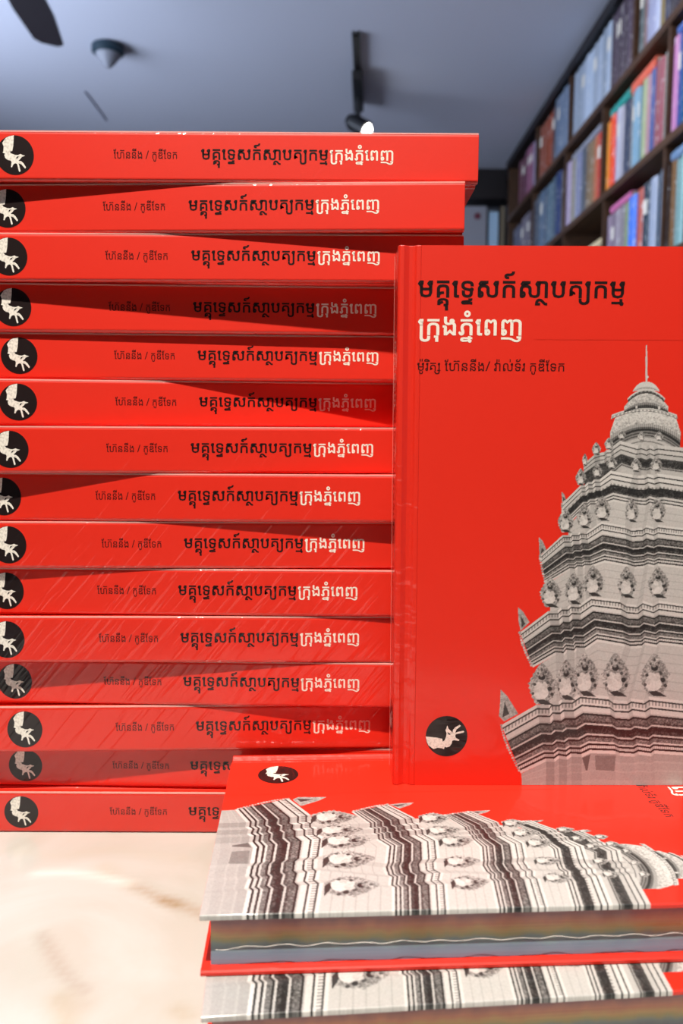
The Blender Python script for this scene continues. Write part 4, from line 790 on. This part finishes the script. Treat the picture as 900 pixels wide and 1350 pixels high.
tr = track_light((0.078, 3.29, CEIL), (0.75, -0.35, -0.55))
tr.rotation_euler = (0, 0, -0.045)
tag(tr, 'black track spotlight on the ceiling above the stack, lamp lit', 'light')
tr2 = track_light((KEY_POS[0] + 0.004, KEY_POS[1] - 0.568, CEIL), (0.1, 0.35, -1), 'track_spotlight')
tag(tr2, 'black track spotlight above the table, shining down on the red books', 'light')

sd = empty('smoke_detector', (-1.043, 3.42, CEIL))
mb = MB(); mb.lathe([(0.062, 0), (0.072, -0.006), (0.072, -0.030), (0.060, -0.040)], (0, 0, 0)); obj('base_ring', fix_normals(mb.mesh('base_ring', [M['detector_ring']])), sd)['label'] = 'dark base ring'
mb = MB(); mb.lathe([(0.056, -0.038), (0.054, -0.046), (0.034, -0.072), (0.012, -0.094), (0.003, -0.098)], (0, 0, 0)); obj('sensor_cone', fix_normals(mb.mesh('sensor_cone', [M['detector_cone']])), sd)['label'] = 'grey cone'
tag(sd, 'small cone shaped smoke detector with dark ring on the ceiling', 'smoke detector')

fan = empty('ceiling_fan', (-0.97, 1.88, 0.0)); FZ = 1.62
mb = MB(); mb.cyl((0, 0, FZ + 0.02), (0, 0, CEIL), 0.014); obj('down_rod', mb.mesh('down_rod', [M['black']]), fan)
mb = MB(); mb.lathe([(0.03, 0.07), (0.09, 0.05), (0.11, 0.0), (0.10, -0.04), (0.05, -0.06)], (0, 0, FZ)); obj('motor_housing', fix_normals(mb.mesh('motor_housing', [M['black']])), fan)
bl = MB(); n0 = 0; pf = [(0.09, 0.035), (0.25, 0.062), (0.60, 0.068), (0.80, 0.052), (0.82, 0.03)]
tp = [(r_, w_) for r_, w_ in pf] + [(r_, -w_) for r_, w_ in reversed(pf)]
bl.extrude(tp, -0.005, 0.005); ble = fix_normals(bl.mesh('blade', [M['fan']]))
for k in range(3):
    b = obj('blade', ble, fan, (0, 0, FZ)); b.rotation_euler = (math.radians(10), 0, math.radians(96 + 120 * k))
tag(fan, 'dark ceiling fan, one blade tip reaching into view at upper left', 'ceiling fan')

# ------------------------------------------------------------------ bookcase on the right
SX = 1.10
BZ = {1: CAM.z + 1.375, 2: CAM.z + 0.985, 3: CAM.z + 0.605, 4: CAM.z + 0.22, 5: CAM.z - 0.17, 6: CAM.z - 0.56}
TOPZ = CAM.z + 1.683
bc = empty('bookcase', (SX, 3.0, FLOOR))
def bpart(name, a, b, mt):
    mb = MB(); mb.box((a[0] - SX, a[1] - 3.0, a[2] - FLOOR), (b[0] - SX, b[1] - 3.0, b[2] - FLOOR)); return obj(name, mb.mesh(name, [mt]), bc)
bpart('top_board', (SX - 0.015, 1.3, TOPZ), (XR - 0.01, 4.93, TOPZ + 0.04), M['dark_wood'])
bpart('back_panel', (XR - 0.02, 1.3, FLOOR), (XR - 0.005, 4.93, TOPZ), M['dark_wood'])
for k, z in BZ.items():
    bpart('shelf_board', (SX - 0.004, 1.3, z - 0.028), (XR - 0.02, 4.93, z), M['wood'])
UPY = {1: [1.3, 1.98, 2.73, 3.565, 4.20, 4.91], 2: [1.3, 1.75, 2.388, 3.055, 3.60, 4.25, 4.91], 3: [1.3, 1.75, 2.388, 3.005, 3.60, 4.25, 4.91]}
UPY[4] = UPY[5] = UPY[6] = UPY[3]
for k, ys in UPY.items():
    zt = TOPZ if k == 1 else BZ[k - 1] - 0.028
    for y in ys: bpart('upright', (SX + 0.001, y, BZ[k]), (XR - 0.02, y + 0.018, zt), M['wood'])
bpart('plinth', (SX, 1.3, FLOOR), (XR - 0.02, 4.93, FLOOR + 0.05), M['dark_wood'])
tag(bc, 'long dark wooden bookcase against the right wall, crowded with books', 'bookcase')

# one shelf book: hollow-backed case and page block, unit size (depth x, thickness y, height z)
mb = MB()
mb.box((0.03, 0, 0), (1, 0.08, 1), 0); mb.box((0.03, 0.92, 0), (1, 1, 1), 0)
mb.extrude([(0.04, 0.08), (0.025, 0.10), (0.004, 0.18), (0, 0.5), (0.004, 0.82), (0.025, 0.90), (0.04, 0.92)], 0, 1, 0)
mb.box((0.04, 0.08, 0.015), (0.97, 0.92, 0.985), 1)
unit = fix_normals(mb.mesh('shelf_book', [M['book'], M['paper']]))
mb = MB(); mb.box((-0.004, 0.20, 0.62), (0.004, 0.80, 0.80), 0); band_me = mb.mesh('title_band', [M['paper']])
def ydepth(px): return F_PX * SX / (px - 443.4) + CAM.y
rb = random.Random(11)
NTH = ['first', 'second', 'third', 'fourth', 'fifth', 'sixth', 'seventh', 'eighth', 'ninth', 'tenth', 'eleventh', 'twelfth', 'thirteenth', 'fourteenth']
ROWN = {1: 'top', 2: 'second', 3: 'third'}
count = {}
def shelf_book(row, y0, y1, rgb, h, label, setback):
    o = obj('shelf_book', unit); o.color = srgb(*rgb)
    o.location = (SX + 0.001 + setback, y0, BZ[row] + 0.001)
    o.scale = (0.19 + 0.03 * rb.random(), y1 - y0 - 0.0012, h)
    tag(o, label, 'book', 'books on the %s shelf of the bookcase' % ROWN[row])
    return o
# (x left, x right, how many, colour, name, height in m) in photo order from the far end
ROWS = {
 1: [(672,680,2,(120,70,86),'dull pink',.25),(680,690,3,(150,92,120),'mauve',.26),(690,696,2,(170,160,190),'pale lilac',.25),(697,705,2,(150,84,64),'reddish brown',.28),(705,713,2,(186,84,40),'burnt orange',.28),
     (713,717,1,(112,70,60),'brown',.27),(717,733,5,(128,146,172),'slate blue',.29),(738,783,9,(176,190,208),'pale grey blue',.29),(785,809,8,(84,70,88),'dark plum',.285),
     (817,822,1,(96,110,112),'grey green',.27),(822,827,1,(130,104,104),'dusty brown',.275),(827,836,2,(170,176,208),'lavender',.30),(836,843,1,(184,190,214),'pale lavender',.30),(843,848,1,(160,140,84),'tan',.29),
     (848,854,1,(60,66,92),'dark navy',.29),(854,866,3,(56,52,68),'charcoal',.29),(868,879,3,(120,132,150),'grey',.26),(879,892,3,(96,104,124),'dark grey',.25),(892,912,3,(110,120,146),'blue grey',.24)],
 2: [(667,676,2,(92,92,112),'dim grey',.27),(677,688,3,(116,108,120),'greyish mauve',.28),(688,697,2,(70,76,92),'dark slate',.3),(697,708,3,(92,112,134),'steel blue',.31),(708,719,2,(110,134,150),'dusty blue',.31),(719,726,1,(56,76,124),'deep blue',.31),(726,731,1,(112,98,90),'taupe',.29),
     (733,738,1,(196,178,206),'pale violet',.30),(738,744,1,(196,188,170),'cream',.29),(744,751,2,(172,178,214),'periwinkle',.29),(751,757,1,(96,104,116),'grey',.28),(757,766,2,(150,124,92),'olive brown',.28),(766,770,1,(184,108,72),'copper',.28),(770,775,1,(196,62,52),'brick red',.28),
     (781,786,1,(240,150,48),'amber',.28),(786,792,1,(240,84,36),'bright orange',.285),(792,795,1,(214,140,190),'pink',.285),(795,803,2,(214,214,232),'white',.28),(803,810,1,(70,82,112),'navy',.28),(810,814,1,(200,196,190),'off white',.28),(814,823,3,(140,182,206),'sky blue',.28),(823,829,1,(172,184,140),'pale green',.285),(829,834,1,(196,150,160),'rose',.28),
     (834,842,2,(74,96,156),'royal blue',.285),(842,851,2,(168,96,110),'raspberry',.29),(851,857,1,(158,160,152),'stone grey',.29),
     (861,869,1,(196,132,180),'orchid',.30),(869,873,1,(70,84,168),'ultramarine',.30),(873,877,1,(24,90,140),'petrol blue',.30),(877,883,1,(40,150,136),'green',.30),(883,889,1,(150,120,130),'grey pink',.27),(889,912,2,(122,116,130),'large grey',.31)],
 3: [(668,690,5,(108,108,124),'dim grey',.27),(690,700,2,(70,76,90),'dark slate',.28),(700,722,4,(112,128,150),'dull blue',.28),(722,732,2,(130,120,130),'taupe',.28),
     (787,797,2,(150,130,150),'patterned grey violet',.27),(797,808,2,(160,150,158),'patterned grey',.27),(808,813,1,(150,170,128),'leaf green',.27),(813,823,1,(84,130,226),'vivid blue',.28),(823,831,1,(220,112,96),'salmon',.28),(831,839,1,(44,66,84),'dark teal',.28),(839,848,1,(166,176,196),'silver grey',.285),(848,852,1,(40,58,72),'ink',.28),(852,858,1,(130,150,172),'ash blue',.285),
     (861,864,1,(70,54,48),'dark brown',.285),(864,870,1,(140,104,66),'bronze',.285),(870,881,2,(150,190,190),'pale teal',.285),(881,891,2,(70,72,92),'dark slate',.29),(891,912,1,(244,104,70),'coral',.30)],
}
for row, runs in ROWS.items():
    for k, (xa, xb, n, rgb, nm, h) in enumerate(runs):
        ya, yb = ydepth(xb), ydepth(xa)
        for up in UPY[row]:                      # keep clear of the uprights
            if ya < up + 0.020 and yb > up:
                if (up + 0.011) - ya > yb - (up + 0.011): yb = up - 0.001
                else: ya = up + 0.020
        if yb - ya < 0.006: continue
        stp = (yb - ya) / n; sb = 0.008 * rb.random()
        rt = runs[k + 1][4] if k + 1 < len(runs) else None
        key = (row, nm); count[key] = count.get(key, 0) + 1
        for j in range(n):
            jk = rb.uniform(0.78, 1.06)
            jit = lambda c_: max(0, min(255, int(c_ * jk - 8)))
            who = 'book' if n == 1 else 'book, %s from the left of its set of %d' % (NTH[j], n)
            lab = '%s %s on the %s bookcase shelf' % (nm, who if n > 1 else 'book', ROWN[row]) if n == 1 else '%s %s, %s shelf' % (nm, who, ROWN[row])
            if count[key] > 1: lab += ', nearer set'
            # the left of the picture is the far end, so j counts from far to near
            y1_ = yb - stp * j; y0_ = y1_ - stp
            o = shelf_book(row, y0_, y1_, tuple(jit(c_) for c_ in rgb), h * rb.uniform(0.985, 1.015), lab, sb + 0.003 * rb.random())
            if rb.random() < 0.25 and h > .2:
                bnd = obj('title_band', band_me, o); bnd['label'] = 'pale title band'
# books laid flat on top of the upright ones
def flat_book(row, xa, xb, z, th, rgb, label):
    ya, yb = ydepth(xb), ydepth(xa)
    o = obj('shelf_book', unit); o.color = srgb(*rgb)
    o.matrix_world = Matrix.Translation((SX + 0.015, ya, BZ[row] + z + th)) @ Matrix(((1, 0, 0), (0, 0, 1), (0, -1, 0))).to_4x4() @ Matrix.Diagonal((0.2, th, yb - ya, 1))
    tag(o, label, 'book', 'books laid flat on the bookcase')
flat_book(2, 783, 806, .292, .040, (28, 150, 140), 'teal book lying flat on the upright second shelf books')
flat_book(2, 808, 836, .292, .045, (226, 104, 78), 'orange book lying flat on the upright second shelf books')
flat_book(2, 862, 905, .316, .030, (76, 104, 172), 'blue book lying flat at the near end of the second shelf')
flat_book(2, 737, 772, .298, .030, (150, 152, 164), 'grey book lying flat left of the teal one, second shelf')
flat_book(3, 787, 812, .285, .030, (206, 110, 160), 'pink book lying flat on patterned grey books, third shelf')
flat_book(3, 861, 880, .295, .035, (104, 134, 168), 'dusty blue book lying flat under the second shelf')
flat_book(3, 882, 910, .306, .035, (214, 150, 144), 'pale pink book lying flat above the coral one, third shelf')
flat_book(3, 735, 778, .19, .03, (226, 204, 160), 'cream book at the top of the flat pile, third shelf')
flat_book(3, 735, 778, .15, .03, (214, 214, 214), 'white book second in the flat pile, third shelf')
flat_book(3, 735, 778, .001, .14, (150, 126, 100), 'thick tan volume at the bottom of the flat pile, third shelf')

# ------------------------------------------------------------------ end of the shop: display panels below the dark beam
def panel(xa, xb, zt, rgb, label, dot=False, y=5.12):
    a = hit_y(xa, 400, y).x; b_ = hit_y(xb, 400, y).x
    r = empty('poster_stand', ((a + b_) / 2, y, FLOOR)); w2 = (b_ - a) / 2
    mb = MB(); mb.box((-w2, 0, 0), (w2, 0.03, zt - FLOOR)); obj('board', mb.mesh('board', [mat('panel_paint', srgb(*rgb), 0.6)]), r)
    mb = MB()
    mb.box((-w2 - .004, -.006, 0), (-w2, 0.03, zt - FLOOR)); mb.box((w2, -.006, 0), (w2 + .004, 0.03, zt - FLOOR))
    obj('frame', mb.mesh('frame', [M['dark_wood']]), r)
    if dot:
        p = hit_y(629, 285, y); mb = MB(); mb.cyl((p.x - r.location.x, -0.004, p.z - FLOOR), (p.x - r.location.x, 0.0, p.z - FLOOR), 0.022); obj('round_mark', mb.mesh('round_mark', [mat('dull_red', srgb(110, 50, 66), 0.6)]), r)['label'] = 'dull red round mark'
    tag(r, label, 'stand')
panel(597, 638.5, 1.715, (150, 150, 158), 'grey upright stand with a dull red dot beyond the stack', True)
panel(641, 654, 1.68, (178, 208, 232), 'pale blue upright stand at the end of the bookcase')
panel(656, 662, 1.715, (134, 120, 98), 'narrow tan upright stand beside the bookcase end')
